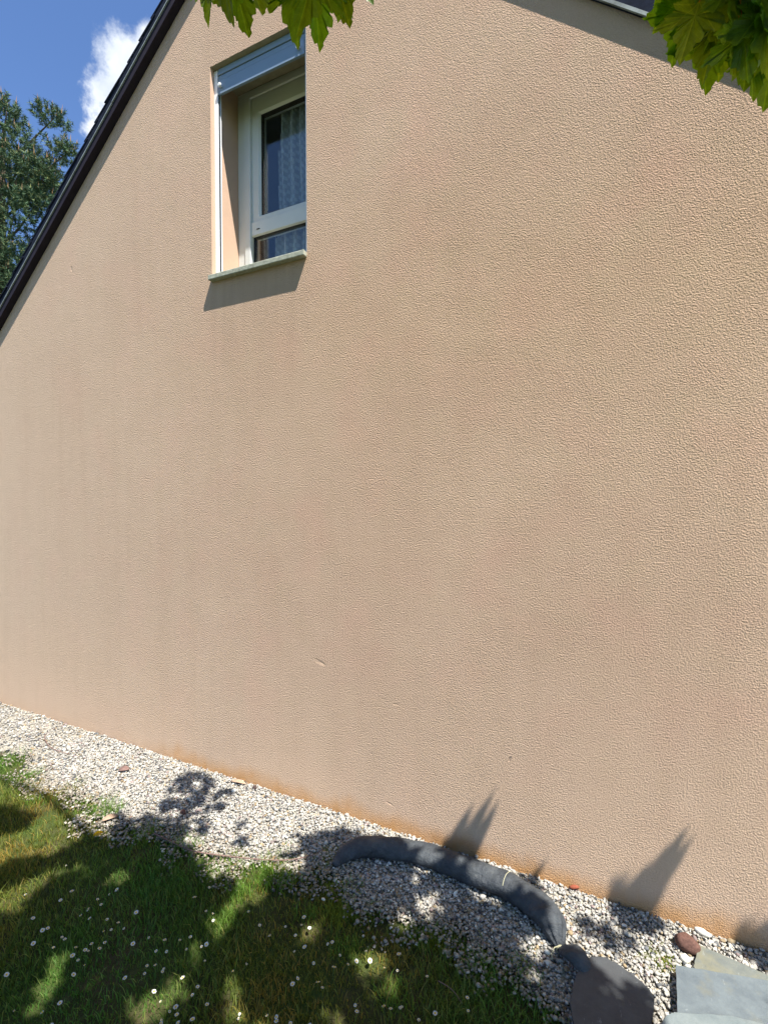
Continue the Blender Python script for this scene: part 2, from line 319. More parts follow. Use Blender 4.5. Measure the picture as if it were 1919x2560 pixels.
LIT= [[[-2.08,-0.998],[-2.066,-1.02],[-2.086,-1.046],[-2.131,-1.068],[-2.186,-1.077],[-2.23,-1.07],[-2.246,-1.048],[-2.227,-1.021],[-2.18,-0.998],[-2.124,-0.99]],[[-2.097,-0.829],[-2.09,-0.843],[-2.103,-0.859],[-2.131,-0.872],[-2.163,-0.877],[-2.187,-0.872],[-2.195,-0.859],[-2.182,-0.842],[-2.154,-0.829],[-2.122,-0.824]],[[-2.087,-0.792],[-2.075,-0.804],[-2.077,-0.815],[-2.09,-0.821],[-2.11,-0.821],[-2.13,-0.813],[-2.142,-0.801],[-2.141,-0.79],[-2.128,-0.783],[-2.107,-0.784]],[[-2.152,-0.909],[-2.141,-0.919],[-2.142,-0.929],[-2.154,-0.935],[-2.174,-0.935],[-2.194,-0.929],[-2.206,-0.918],[-2.205,-0.908],[-2.192,-0.902],[-2.172,-0.902]],[[-1.292,-0.513],[-1.273,-0.541],[-1.271,-0.591],[-1.287,-0.641],[-1.313,-0.675],[-1.34,-0.681],[-1.359,-0.656],[-1.363,-0.609],[-1.348,-0.556],[-1.321,-0.519]],[[-1.31,-0.727],[-1.288,-0.753],[-1.284,-0.798],[-1.3,-0.844],[-1.327,-0.875],[-1.357,-0.881],[-1.379,-0.858],[-1.385,-0.815],[-1.371,-0.767],[-1.342,-0.732]],[[-1.543,-0.89],[-1.541,-0.899],[-1.55,-0.909],[-1.567,-0.917],[-1.586,-0.92],[-1.599,-0.917],[-1.602,-0.908],[-1.593,-0.898],[-1.576,-0.889],[-1.557,-0.886]],[[-1.695,-1.078],[-1.691,-1.087],[-1.7,-1.098],[-1.72,-1.107],[-1.742,-1.111],[-1.759,-1.108],[-1.763,-1.099],[-1.754,-1.088],[-1.734,-1.078],[-1.711,-1.074]],[[-1.233,-0.98],[-1.228,-0.996],[-1.241,-1.014],[-1.267,-1.027],[-1.297,-1.03],[-1.32,-1.022],[-1.327,-1.005],[-1.314,-0.987],[-1.287,-0.974],[-1.256,-0.971]],[[-1.309,-1.076],[-1.295,-1.094],[-1.296,-1.109],[-1.312,-1.117],[-1.337,-1.114],[-1.362,-1.101],[-1.378,-1.083],[-1.377,-1.067],[-1.361,-1.059],[-1.335,-1.063]],[[-1.619,-1.205],[-1.616,-1.214],[-1.628,-1.226],[-1.65,-1.237],[-1.675,-1.243],[-1.693,-1.24],[-1.698,-1.231],[-1.686,-1.219],[-1.663,-1.208],[-1.637,-1.202]],[[-1.245,-0.878],[-1.242,-0.888],[-1.248,-0.897],[-1.263,-0.904],[-1.279,-0.905],[-1.291,-0.9],[-1.294,-0.891],[-1.287,-0.881],[-1.273,-0.874],[-1.256,-0.873]],[[-0.986,-0.623],[-0.977,-0.643],[-0.979,-0.659],[-0.99,-0.664],[-1.007,-0.657],[-1.023,-0.641],[-1.033,-0.62],[-1.032,-0.604],[-1.02,-0.598],[-1.003,-0.606]],[[-1.097,-0.88],[-1.096,-0.889],[-1.106,-0.9],[-1.123,-0.908],[-1.14,-0.91],[-1.152,-0.906],[-1.153,-0.897],[-1.144,-0.886],[-1.126,-0.878],[-1.108,-0.875]],[[-0.692,-0.61],[-0.69,-0.63],[-0.703,-0.649],[-0.725,-0.66],[-0.748,-0.658],[-0.764,-0.644],[-0.766,-0.623],[-0.753,-0.604],[-0.731,-0.593],[-0.707,-0.595]],[[-0.612,-0.701],[-0.612,-0.718],[-0.625,-0.734],[-0.645,-0.744],[-0.666,-0.744],[-0.679,-0.734],[-0.679,-0.717],[-0.667,-0.7],[-0.646,-0.69],[-0.625,-0.69]],[[-0.918,-0.509],[-0.911,-0.539],[-0.921,-0.563],[-0.946,-0.575],[-0.975,-0.569],[-0.999,-0.548],[-1.008,-0.518],[-0.998,-0.492],[-0.972,-0.479],[-0.942,-0.486]],[[-0.961,-0.406],[-0.958,-0.427],[-0.97,-0.447],[-0.993,-0.458],[-1.018,-0.456],[-1.036,-0.442],[-1.04,-0.421],[-1.028,-0.401],[-1.004,-0.39],[-0.979,-0.392]],[[-0.569,-0.297],[-0.574,-0.321],[-0.599,-0.345],[-0.634,-0.362],[-0.666,-0.365],[-0.684,-0.353],[-0.68,-0.329],[-0.655,-0.304],[-0.619,-0.287],[-0.586,-0.284]],[[-0.678,-0.401],[-0.676,-0.424],[-0.687,-0.443],[-0.706,-0.452],[-0.727,-0.448],[-0.742,-0.432],[-0.745,-0.409],[-0.734,-0.388],[-0.714,-0.379],[-0.693,-0.384]],[[-0.507,-0.5],[-0.507,-0.514],[-0.516,-0.526],[-0.529,-0.532],[-0.542,-0.531],[-0.551,-0.521],[-0.55,-0.508],[-0.542,-0.496],[-0.528,-0.489],[-0.515,-0.491]],[[-0.332,-0.168],[-0.354,-0.19],[-0.407,-0.199],[-0.471,-0.191],[-0.524,-0.168],[-0.544,-0.139],[-0.521,-0.115],[-0.464,-0.106],[-0.398,-0.116],[-0.347,-0.14]],[[-0.188,-0.313],[-0.195,-0.345],[-0.218,-0.373],[-0.25,-0.388],[-0.278,-0.384],[-0.292,-0.363],[-0.287,-0.331],[-0.263,-0.301],[-0.23,-0.286],[-0.201,-0.29]],[[-0.228,-0.451],[-0.23,-0.467],[-0.239,-0.481],[-0.252,-0.487],[-0.263,-0.483],[-0.27,-0.471],[-0.268,-0.455],[-0.259,-0.441],[-0.246,-0.435],[-0.234,-0.439]],[[0.034,-0.336],[0.026,-0.359],[0.005,-0.381],[-0.02,-0.393],[-0.041,-0.391],[-0.049,-0.376],[-0.042,-0.352],[-0.021,-0.33],[0.005,-0.317],[0.026,-0.32]]]
SHADE2= [[[-1.547,-0.26],[-1.546,-0.277],[-1.565,-0.297],[-1.596,-0.312],[-1.628,-0.317],[-1.649,-0.309],[-1.65,-0.293],[-1.631,-0.273],[-1.599,-0.257],[-1.567,-0.253]],[[-1.533,-0.342],[-1.533,-0.359],[-1.555,-0.379],[-1.588,-0.395],[-1.622,-0.401],[-1.643,-0.395],[-1.643,-0.379],[-1.622,-0.359],[-1.588,-0.342],[-1.553,-0.336]],[[-1.23,-0.453],[-1.23,-0.465],[-1.243,-0.48],[-1.264,-0.49],[-1.287,-0.493],[-1.301,-0.487],[-1.302,-0.474],[-1.289,-0.459],[-1.266,-0.449],[-1.244,-0.446]],[[-0.942,-0.183],[-0.945,-0.21],[-0.974,-0.239],[-1.017,-0.259],[-1.059,-0.264],[-1.084,-0.251],[-1.082,-0.224],[-1.053,-0.194],[-1.009,-0.173],[-0.966,-0.169]],[[-0.551,-0.062],[-0.557,-0.095],[-0.586,-0.127],[-0.628,-0.147],[-0.667,-0.148],[-0.689,-0.128],[-0.686,-0.095],[-0.656,-0.061],[-0.613,-0.04],[-0.572,-0.04]],[[-0.282,-0.078],[-0.288,-0.105],[-0.311,-0.13],[-0.342,-0.145],[-0.37,-0.144],[-0.384,-0.127],[-0.379,-0.1],[-0.355,-0.073],[-0.323,-0.058],[-0.295,-0.06]],[[-0.785,-0.23],[-0.784,-0.246],[-0.796,-0.271],[-0.816,-0.294],[-0.837,-0.308],[-0.85,-0.307],[-0.852,-0.292],[-0.84,-0.267],[-0.82,-0.243],[-0.799,-0.228]]]
DAISY= [[-1.949,-0.952],[-1.933,-0.92],[-1.829,-0.894],[-1.791,-0.893],[-1.805,-0.92],[-1.797,-0.942],[-1.798,-0.952],[-1.751,-0.953],[-1.965,-1.049],[-1.89,-1.057],[-1.867,-1.055],[-1.781,-1.056],[-1.754,-1.052],[-1.849,-1.11],[-1.756,-1.095],[-1.684,-1.069],[-1.648,-1.053],[-1.634,-1.048],[-1.666,-1.083],[-1.637,-1.077],[-1.639,-1.026],[-1.604,-1.003],[-1.639,-0.978],[-1.686,-0.94],[-1.645,-0.948],[-1.651,-0.926],[-1.6,-0.922],[-1.589,-1.087],[-1.618,-1.117],[-1.603,-1.04],[-1.809,-1.216],[-1.547,-1.188],[-1.641,-1.264],[-2.1,-0.843],[-1.527,-0.956],[-1.48,-0.91],[-1.43,-0.903],[-1.626,-0.862],[-1.472,-0.728],[-1.417,-0.937],[-1.392,-0.918],[-1.38,-0.887],[-1.333,-0.888],[-1.292,-0.854],[-1.351,-0.855],[-1.299,-0.838],[-1.239,-0.9],[-1.382,-0.756],[-1.369,-0.749],[-1.338,-0.755],[-1.471,-0.665],[-1.405,-0.998],[-1.374,-0.981],[-1.335,-0.969],[-1.341,-0.99],[-1.431,-1.047],[-1.379,-1.023],[-1.251,-0.973],[-1.203,-0.968],[-1.191,-0.988],[-1.112,-0.881],[-1.122,-0.849],[-1.167,-0.71],[-1.099,-0.722],[-1.072,-0.671],[-1.026,-0.613],[-0.993,-0.636],[-1.023,-0.677],[-1.019,-0.655],[-0.955,-0.704],[-0.975,-0.734],[-0.917,-0.739],[-0.936,-0.817],[-0.917,-0.837],[-0.847,-0.795],[-1.256,-1.051],[-1.232,-1.06],[-1.21,-1.042],[-1.183,-1.063],[-1.16,-1.069],[-1.232,-1.09],[-1.207,-1.1],[-1.122,-1.058],[-1.118,-1.015],[-1.021,-0.967],[-1.011,-0.974],[-0.931,-0.94],[-0.91,-0.926],[-0.9,-0.94],[-0.86,-0.929],[-0.828,-0.92],[-0.805,-0.908],[-1.516,-1.235],[-1.545,-1.232],[-1.78,-0.818],[-1.781,-0.845],[-2.082,-1.002],[-1.232,-0.688],[-1.314,-1.054],[-0.891,-0.651],[-0.879,-0.645],[-0.85,-0.684],[-0.805,-0.704],[-0.831,-0.736],[-0.747,-0.643],[-0.679,-0.672],[-0.786,-0.664],[-0.645,-0.596],[-0.638,-0.638],[-0.537,-0.621],[-0.404,-0.638],[-0.387,-0.676],[-0.479,-0.711],[-0.699,-0.82],[-0.61,-0.783],[-0.589,-0.747],[-0.576,-0.748],[-0.599,-0.772],[-0.706,-0.792],[-0.747,-0.876],[-0.636,-0.825],[-0.513,-0.764],[-0.834,-0.805]]

# ---------------------------------------------------------------- setting: ground
rng = np.random.default_rng(7); random.seed(5)
g = mesh('ground', [(-90, -90, -.012), (90, -90, -.012), (90, 90, -.012), (-90, 90, -.012)], [(0, 1, 2, 3)], M_ground); tag(g, kind='structure')
BX = [-8, -5, -3.9, -3.303, -2.95, -2.676, -2.45, -2.206, -1.846, -1.522, -1.296, -.974, -.797, -.535, -.319, -.142, .3, 3, 8]
BY = [-.50, -.44, -.44, -.46, -.50, -.54, -.53, -.55, -.55, -.50, -.46, -.42, -.45, -.45, -.46, -.53, -.8, -1.0, -1.0]
def border(x): return np.interp(x, BX, BY) + .035*np.sin(x*9.1) + .02*np.sin(x*23.+1)
xs = np.linspace(-8, 8, 641); V = []; F = []
for i, x in enumerate(xs): V += [(x, 0.004, .0), (x, float(border(x)) + .05 + random.uniform(-.035, .035), .0)]
for i in range(len(xs)-1): F.append((2*i, 2*i+1, 2*i+3, 2*i+2))
tag(mesh('gravel_path', V, F, M_gbed), kind='structure')

# pebbles
ico_bm = bmesh.new(); bmesh.ops.create_icosphere(ico_bm, subdivisions=1, radius=1.); ICO = np.array([v.co[:] for v in ico_bm.verts]); ICF = np.array([[v.index for v in f.verts] for f in ico_bm.faces]); ico_bm.free()
def pebbles(P, R, tone, name, m, flat=.62):
    n = len(P); k = len(ICO)
    V = ICO[None]*(1 + rng.uniform(-.28, .22, (n, k, 1)))
    S = np.stack([rng.uniform(.8, 1.35, n), rng.uniform(.65, 1.05, n), rng.uniform(flat*.7, flat*1.25, n)], -1)
    V = V*S[:, None]*R[:, None, None]
    a = rng.uniform(0, 6.28, n); b = rng.normal(0, .45, n)
    ca, sa, cb, sb = np.cos(a), np.sin(a), np.cos(b), np.sin(b)
    x, y, z = V[..., 0], V[..., 1], V[..., 2]
    y, z = y*cb[:, None]-z*sb[:, None], y*sb[:, None]+z*cb[:, None]
    x, y = x*ca[:, None]-y*sa[:, None], x*sa[:, None]+y*ca[:, None]
    V = np.stack([x, y, z], -1) + P[:, None]
    F = (ICF[None] + (np.arange(n)*k)[:, None, None]).reshape(-1, 3)
    C = np.repeat(np.concatenate([tone, np.ones((n, 1))], 1)[:, None], k, 1)
    return npmesh(name, V.reshape(-1, 3), [F], m, col=C.reshape(-1, 4))
n = 80000
X = np.concatenate([rng.uniform(-6.0, 1.6, n//2), rng.uniform(-3.2, .9, n//2)]); Y = rng.uniform(-.85, -.004, n)
bd = border(X); over = bd - Y                                    # >0: beyond the border, into the lawn
patch = np.sin(X*13.+1.3)*np.sin(Y*17.+X*5.) + .5*np.sin(X*31.)*np.sin(Y*29.)
keep = (over < -.02) | (rng.uniform(0, 1, n) < np.clip(.62 - over*6.5 + .4*patch, .0, 1)*(over < .16)) 
keep &= ~((X > -1.0) & (over > .1) & (rng.uniform(0, 1, n) < .3))
X, Y = X[keep], Y[keep]; n = len(X)
R = np.clip(rng.lognormal(math.log(.0056), .30, n), .003, .014)
Z = rng.uniform(0.0, .011, n) + R*.15
u = rng.uniform(0, 1, n); g0 = rng.uniform(.25, .38, n)
tone = np.stack([g0*1.03, g0*.98, g0*.88], -1)
tone[u < .10] = np.array([.55, .54, .48])*rng.uniform(.8, 1.15, ((u < .10).sum(), 1))
k = (u > .80) & (u < .90); tone[k] = np.array([.10, .105, .11])*rng.uniform(.6, 1.3, (k.sum(), 1))
k = (u > .90) & (u < .955); tone[k] = np.array([.30, .23, .14])*rng.uniform(.7, 1.2, (k.sum(), 1))
k = (u > .955); tone[k] = np.array([.22, .17, .16])*rng.uniform(.7, 1.2, (k.sum(), 1))
tone *= .93; dirt = np.clip((border(X)-Y+.16)/.16, 0, 1)[:, None]*np.clip(rng.uniform(.2, 1.2, (n, 1)), 0, 1)
tone = tone*(1-dirt*np.array([.42, .48, .58]))
tag(pebbles(np.stack([X, Y, Z], -1), R, tone, 'gravel', M_pebble), 'pale crushed stone gravel strip along the foot of the wall', 'gravel', kind='stuff')

# grass
def blades(X, Y, H, Wd, lean, name, m, tone):
    n = len(X); a = rng.uniform(0, 6.28, n); d = rng.uniform(0, 6.28, n); L = lean*rng.uniform(.3, 1.3, n)*H
    wx, wy = np.cos(a)*Wd, np.sin(a)*Wd; dx, dy = np.cos(d)*L, np.sin(d)*L; z0 = -.012
    V = np.stack([np.stack([X-wx, Y-wy, X*0+z0], -1), np.stack([X+wx, Y+wy, X*0+z0], -1),
                  np.stack([X-wx*.8+dx*.35, Y-wy*.8+dy*.35, z0+H*.6], -1), np.stack([X+wx*.8+dx*.35, Y+wy*.8+dy*.35, z0+H*.6], -1),
                  np.stack([X+dx, Y+dy, z0+H*rng.uniform(.85, 1.05, n)], -1)], 1)
    b = (np.arange(n)*5)[:, None]
    C = np.repeat(np.concatenate([tone, np.ones((n, 1))], 1)[:, None], 5, 1)
    return npmesh(name, V.reshape(-1, 3), [b+np.array([[0, 1, 3, 2]]), b+np.array([[2, 3, 4]])], m, col=C.reshape(-1, 4))
gx, gy = [], []
def region(n, x0, x1, y0, y1): gx.append(rng.uniform(x0, x1, n)); gy.append(rng.uniform(y0, y1, n))
region(95000, -3.6, .2, -1.55, -.42); region(26000, -6, 1.6, -3.0, -.45)
X = np.concatenate(gx); Y = np.concatenate(gy); over = border(X) - Y
patch = np.sin(X*13.+1.3)*np.sin(Y*17.+X*5.) + .5*np.sin(X*31.)*np.sin(Y*29.)
keep = rng.uniform(0, 1, len(X)) < np.clip((over + .055 + .06*patch)*8, 0, 1)*np.clip(.75+.4*np.sin(X*7+Y*4)*np.sin(Y*9-X*3), .35, 1)
X, Y, over = X[keep], Y[keep], over[keep]; n = len(X)
H = rng.uniform(.014, .040, n)*(1+.35*np.sin(X*5.)*np.sin(Y*6.+2)); Wd = rng.uniform(.0009, .0019, n)
u = rng.uniform(0, 1, (n, 1)); tone = np.where(u < .16, np.array([2.3, 1.45, 2.2]), np.array([1., 1., 1.])*rng.uniform(.6, 1.35, (n, 1)))
fld = np.sin(X*9+1)*np.sin(Y*11+2)+.5*np.sin(X*21)*np.sin(Y*19+X*4); dry = (fld > .62) & (rng.uniform(0, 1, n) < .7)
tone[dry] = np.array([2.1, 1.35, 1.7])*rng.uniform(.6, 1.2, (dry.sum(), 1)); H[dry] *= .8; lng = rng.uniform(0, 1, n) < .06; H[lng] *= 1.7
tone = tone*np.stack([1+.35*np.sin(X*3.7+Y*2), np.ones(n), np.ones(n)], -1)
# taller tufts at the lawn's edge
tf = [(-2.30, -.50, .09, 160), (-2.36, -.53, .06, 120), (-3.0, -.48, .06, 150), (-1.75, -.50, .06, 90), (-1.30, -.50, .085, 220), (-1.22, -.48, .07, 120), (-1.36, -.60, .06, 240), (-1.52, -.56, .05, 120),
      (-2.02, -.56, .05, 120), (-1.05, -.56, .05, 130), (-2.75, -.60, .05, 160), (-.85, -.62, .05, 120), (-3.35, -.46, .06, 160), (-1.33, -.72, .05, 260), (-.62, -.70, .05, 160), (.0, -.60, .05, 60), (.19, -.27, .014, 60)]
for k in range(60):
    x_ = random.uniform(-3.6, .1); tf.append((x_, float(border(x_))+random.uniform(-.03, .09), random.uniform(.02, .05), random.randint(30, 110)))
tx, ty, th = [], [], []
for x, y, hh, k in tf:
    tx.append(rng.normal(x, .035, k)); ty.append(rng.normal(y, .03, k)); th.append(rng.uniform(.4, 1., k)*hh)
tx, ty, th = map(np.concatenate, (tx, ty, th))
X = np.concatenate([X, tx]); Y = np.concatenate([Y, ty]); H = np.concatenate([H, th]); Wd = np.concatenate([Wd, rng.uniform(.0009, .0016, len(tx))])
tone = np.concatenate([tone, np.array([[1.0, 1.2, 1.]])*rng.uniform(.7, 1.5, (len(tx), 1))])
tag(blades(X, Y, H, Wd, .75, 'grass', M_grass, tone), 'short green lawn grass running up to the gravel', 'grass', kind='stuff')
# moss between the stones
ms = [(-1.13, -.27, .07, 700), (-1.30, -.40, .07, 500), (.165, -.20, .045, 900), (-1.02, -.42, .04, 300), (-.95, -.50, .06, 600), (-1.5, -.45, .06, 400), (-.55, -.45, .05, 260), (-2.0, -.5, .08, 400)]
mx_, my_ = [], []
for x, y, s_, k in ms: mx_.append(rng.normal(x, s_*.6, k)); my_.append(rng.normal(y, s_*.6, k))
mx_, my_ = map(np.concatenate, (mx_, my_)); n = len(mx_)
tag(blades(mx_, my_, rng.uniform(.018, .032, n), rng.uniform(.001, .002, n), .5, 'moss', M_grass, np.array([[1.9, 1.5, 1.2]])*rng.uniform(.6, 1.3, (n, 1))), 'yellow green moss growing between the gravel stones', 'moss', kind='stuff')

# ---------------------------------------------------------------- house
house = empty('house', (-1.75, 0, 0)); tag(house, 'house gable in rough beige stucco with dark slate verge and one narrow window', 'house')
XL, XR, ZB, ZT = -2.0777, -1.4297, 2.866, 4.0335
AX, SL, HW = -1.7676, .807, 3.20
def zroof(x): return 4.880 - SL*abs(x-AX)
x0, x1 = AX-HW, AX+HW
bm_ = MB()
V = [(x0, 0, -.3), (XL, 0, -.3), (XR, 0, -.3), (x1, 0, -.3), (x0, 0, zroof(x0)), (XL, 0, ZB), (XR, 0, ZB), (x1, 0, zroof(x1)),
     (XL, 0, ZT), (XR, 0, ZT), (XL, 0, zroof(XL)), (XR, 0, zroof(XR)), (AX, 0, zroof(AX))]
F = [(0, 1, 5, 8, 10, 4), (1, 2, 6, 5), (2, 3, 7, 11, 9, 6), (8, 9, 11, 12, 10)]
bm_.add(V, F)
for (xa, xb) in ((x0, x0+.3), (x1-.3, x1)):
    zt = zroof(xa if xa < AX else xb)
    xo = xa if xa < AX else xb
    bm_.add([(xo, 0, -.3), (xo, 9, -.3), (xo, 9, zt), (xo, 0, zt)], [(0, 1, 2, 3)])
bm_.add([(x0, 9, -.3), (x1, 9, -.3), (x1, 9, zroof(x1)), (AX, 9, zroof(AX)), (x0, 9, zroof(x0))], [(0, 1, 2, 3, 4)])
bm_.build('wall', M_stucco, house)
DY = .36
MB().add([(XL, 0, ZB-.02), (XL, DY, ZB-.02), (XL, DY, ZT), (XL, 0, ZT)], [(0, 1, 2, 3)]).build('window_reveal', M_reveal, house)
MB().add([(XR, 0, ZB-.02), (XR, DY, ZB-.02), (XR, DY, ZT), (XR, 0, ZT)], [(3, 2, 1, 0)]).build('window_reveal', M_reveal, house)
MB().add([(XL, 0, ZT), (XR, 0, ZT), (XR, DY, ZT), (XL, DY, ZT)], [(0, 1, 2, 3)]).build('lintel', M_lintel, house)
# room behind the window
rm = MB(); a, b_, c_, d_, e_, f_ = x0+.9, x1-.9, DY, 4.0, 2.2, 4.06
a, b_ = -3.0, -.5
rm.add([(a, c_, e_), (b_, c_, e_), (b_, d_, e_), (a, d_, e_), (a, c_, f_), (b_, c_, f_), (b_, d_, f_), (a, d_, f_)], [(0, 1, 2, 3), (4, 5, 6, 7), (0, 3, 7, 4), (1, 2, 6, 5), (3, 2, 6, 7)])
rm.add([(a, c_, e_), (XL, c_, e_), (XL, c_, f_), (a, c_, f_), (XR, c_, e_), (b_, c_, e_), (b_, c_, f_), (XR, c_, f_), (XL, c_, ZB), (XR, c_, ZB), (XL, c_, ZT), (XR, c_, ZT)],
       [(0, 1, 2, 3), (4, 5, 6, 7), (1, 4, 9, 8), (10, 11, 7, 2)])
rm.build('room', M_plain, house)
# roof: two slabs with an uneven slate edge at the gable
for sgn, nm in ((-1, 'left'), (1, 'right')):
    R_ = MB(); run = HW + .38; N = 34
    nz = Vector((-sgn*-SL, 0, 1)).normalized() if False else Vector((sgn*SL, 0, 1)).normalized()
    for k in range(N):                                          # courses of slates, each lapping the one below
        s0, s1 = run*k/N, run*(k+1.25)/N; s1 = min(s1, run+.02)
        off = .095 + random.uniform(-.004, .004); yo = (-.050 if sgn < 0 else -.018) - random.uniform(0, .006)
        p0 = Vector((AX+sgn*s0, yo, 4.880-SL*s0)) + nz*(off-.008); p1 = Vector((AX+sgn*s1, yo, 4.880-SL*s1)) + nz*(off+.004)
        q = [p0, p1, p1+Vector((0, 9.3, 0)), p0+Vector((0, 9.3, 0))]
        R_.prism(q if sgn > 0 else q[::-1], nz*.007)
    roof = R_.build('roof', M_slate, house)
    e = Vector((AX+sgn*run, 0, 4.880-SL*run)); ap = Vector((AX, 0, 4.880))
    deck = MB().prism([ap+Vector((0, .002, 0))+nz*.002, e+Vector((0, .002, 0))+nz*.002, e+Vector((0, .002, 0))+nz*.082, ap+Vector((0, .002, 0))+nz*.082], (0, 9.25, 0)); deck.build('roof_deck', M_batten, roof)
    lo, hi = (.046, .098) if sgn < 0 else (.0, .092)
    y0 = -.047 if sgn < 0 else -.0155
    vb = MB(); vb.prism([ap+nz*lo+Vector((0, y0, 0)), e+nz*lo+Vector((0, y0, 0)), e+nz*hi+Vector((0, y0, 0)), ap+nz*hi+Vector((0, y0, 0))], (0, .001-y0, 0))
    board = vb.build('verge_board', M_slate, house)
    seg = MB(); s = 0
    while s < run-.05:
        L_ = min(1.05, run-s); jit = random.uniform(-.002, .002)
        P0 = ap+(e-ap)*(s/run); P1 = ap+(e-ap)*((s+L_-.004)/run)
        a0, a1 = (lo-.002+jit, lo+.004+jit) if sgn < 0 else (lo-.003, lo+.009)
        seg.prism([P0+nz*a0+Vector((0, y0-.005, 0)), P1+nz*a0+Vector((0, y0-.005, 0)), P1+nz*a1+Vector((0, y0-.005, 0)), P0+nz*a1+Vector((0, y0-.005, 0))], (0, .008, 0)); s += L_
    seg.build('verge_trim', M_trim, board)
    if sgn < 0:
        MB().prism([ap+nz*.002+Vector((0, -.044, 0)), e+nz*.002+Vector((0, -.044, 0)), e+nz*.046+Vector((0, -.044, 0)), ap+nz*.046+Vector((0, -.044, 0))], (0, .043, 0)).build('verge_batten', M_batten, board)

# window, all under one frame
FY = .218
def ring(xa, xb, za, zb, wl, wr, wb, wt, y0, y1, ch=.008):
    """mitred frame with a chamfered inner edge"""
    o = [(xa, za), (xb, za), (xb, zb), (xa, zb)]; i = [(xa+wl, za+wb), (xb-wr, za+wb), (xb-wr, zb-wt), (xa+wl, zb-wt)]
    m_ = [(xa+wl-ch, za+wb-ch), (xb-wr+ch, za+wb-ch), (xb-wr+ch, zb-wt+ch), (xa+wl-ch, zb-wt+ch)]
    V = []; F = []
    for L_, y in ((o, y1), (o, y0), (m_, y0), (i, y0+ch), (i, y1)): V += [(x, y, z) for x, z in L_]
    for r in range(4):
        for k in range(4): F.append((r*4+k, r*4+(k+1) % 4, (r+1)*4+(k+1) % 4, (r+1)*4+k))
    return V, F
wf = MB(); wf.add(*ring(XL+.001, XR-.001, ZB-.05, ZT-.001, .098, .075, .05, .034, FY, FY+.075))
wf.add(*ring(XL+.055, XR-.045, ZB-.03, ZT-.02, .043, .03, .03, .030, FY-.006, FY+.004, .003))
wf.box(XL+.099, XR-.076, FY+.002, FY+.07, 3.180, 3.258)          # transom
win = wf.build('window', M_pvc, house, bevel=.002); tag(win, 'white framed window with a fixed lower light')
sash = MB(); sash.add(*ring(-1.978, -1.502, 3.258, 3.998, .062, .062, .040, .112, FY+.010, FY+.066, .012)); sash.build('sash', M_pvc, win, bevel=.002)
gk = MB(); gk.add(*ring(-1.9165, -1.5635, 3.2975, 3.8865, .003, .003, .003, .003, FY+.022, FY+.05, .002))
gk.add(*ring(-1.9795, -1.504, 2.8, 3.1805, .007, .005, .004, .004, FY+.022, FY+.05, .002)); gk.build('gasket', M_gasket, win)
MB().box(-1.9135, -1.5665, FY+.026, FY+.032, 3.299, 3.885).build('glass_pane', M_glass, win)
MB().box(-1.973, -1.508, FY+.026, FY+.032, 2.82, 3.178).build('glass_pane', M_glass, win)
dr = MB().box(-1.938, -1.915, FY-.0012, FY+.003, 3.2085, 3.2125); dr.build('drain_slot', M_gasket, win)
# shutter box: coffered panel and bottom slat
sb = MB(); yb = .030
sb.box(XL+.0285, XR-.0285, yb+.006, .048, 3.966, ZT-.002)
sb.box(XL+.030, XR-.030, yb, yb+.014, 3.893, 3.966); sb.box(XL+.030, XR-.030, yb+.003, yb+.02, 3.969, 3.995); sb.box(XL+.030, XR-.030, yb-.002, yb+.02, 3.998, ZT-.003)
sb.build('shutter_box', M_box, win, bevel=.0015)
for xx in (-2.026, -1.493):
    s_ = MB(); s_.tube([(xx, yb, 3.931), (xx, yb-.006, 3.931), (xx, yb-.010, 3.931), (xx, yb-.016, 3.931), (xx, yb-.018, 3.931)], [.006, .006, .012, .012, .007], 14); s_.build('box_screw', M_steel, win, smooth=False)
for xx, sg in ((XL, 1), (XR, -1)):
    gr = MB(); f1 = sorted((xx+sg*.0005, xx+sg*.025)); gr.box(f1[0], f1[1], yb+.0, yb+.007, ZB+.004, ZT-.003)
    f1 = sorted((xx+sg*.0005, xx+sg*.006)); gr.box(f1[0], f1[1], yb+.0072, yb+.030, ZB+.004, ZT-.003)
    f1 = sorted((xx+sg*.0062, xx+sg*.024)); gr.box(f1[0], f1[1], yb+.0235, yb+.0295, ZB+.004, 3.966)
    rail = gr.build('guide_rail', M_alu, win)
    f1 = sorted((xx+sg*.0064, xx+sg*.020)); MB().box(f1[0], f1[1], yb+.0074, yb+.0232, ZB+.004, 3.966).build('rail_brush', M_gasket, win)
sl = MB(); sl.prism([(XL-.004+.008, -.036, 2.862), (XL-.006, .02, 2.866), (XL-.006, .02, 2.838), (XL-.004+.008, -.036, 2.834)], (XR-XL+.002, 0, 0)); sl.box(XL+.001, XR-.001, .0205, FY+.05, 2.836, 2.868)
sl.build('window_sill', M_sill, win, bevel=.004)
# curtain inside
NX, NZ = 90, 12; V = []; F = []
for j in range(NZ+1):
    for i in range(NX+1):
        x = -2.05 + .60*i/NX; z = 2.75 + 1.28*j/NZ; V.append((x+.01*math.sin(j*.5), .315+.022*math.sin(i*.62)+.008*math.sin(i*1.7+j*.2), z))
for j in range(NZ):
    for i in range(NX): q = j*(NX+1)+i; F.append((q, q+1, q+NX+2, q+NX+1))
F = [f for f in F if f[0] % (NX+1) > 26+ (f[0]//(NX+1))*.6]
cu = mesh('lace_curtain', V, F, M_lace, smooth=True); tag(cu, 'white lace curtain hanging behind the window panes', 'curtain')

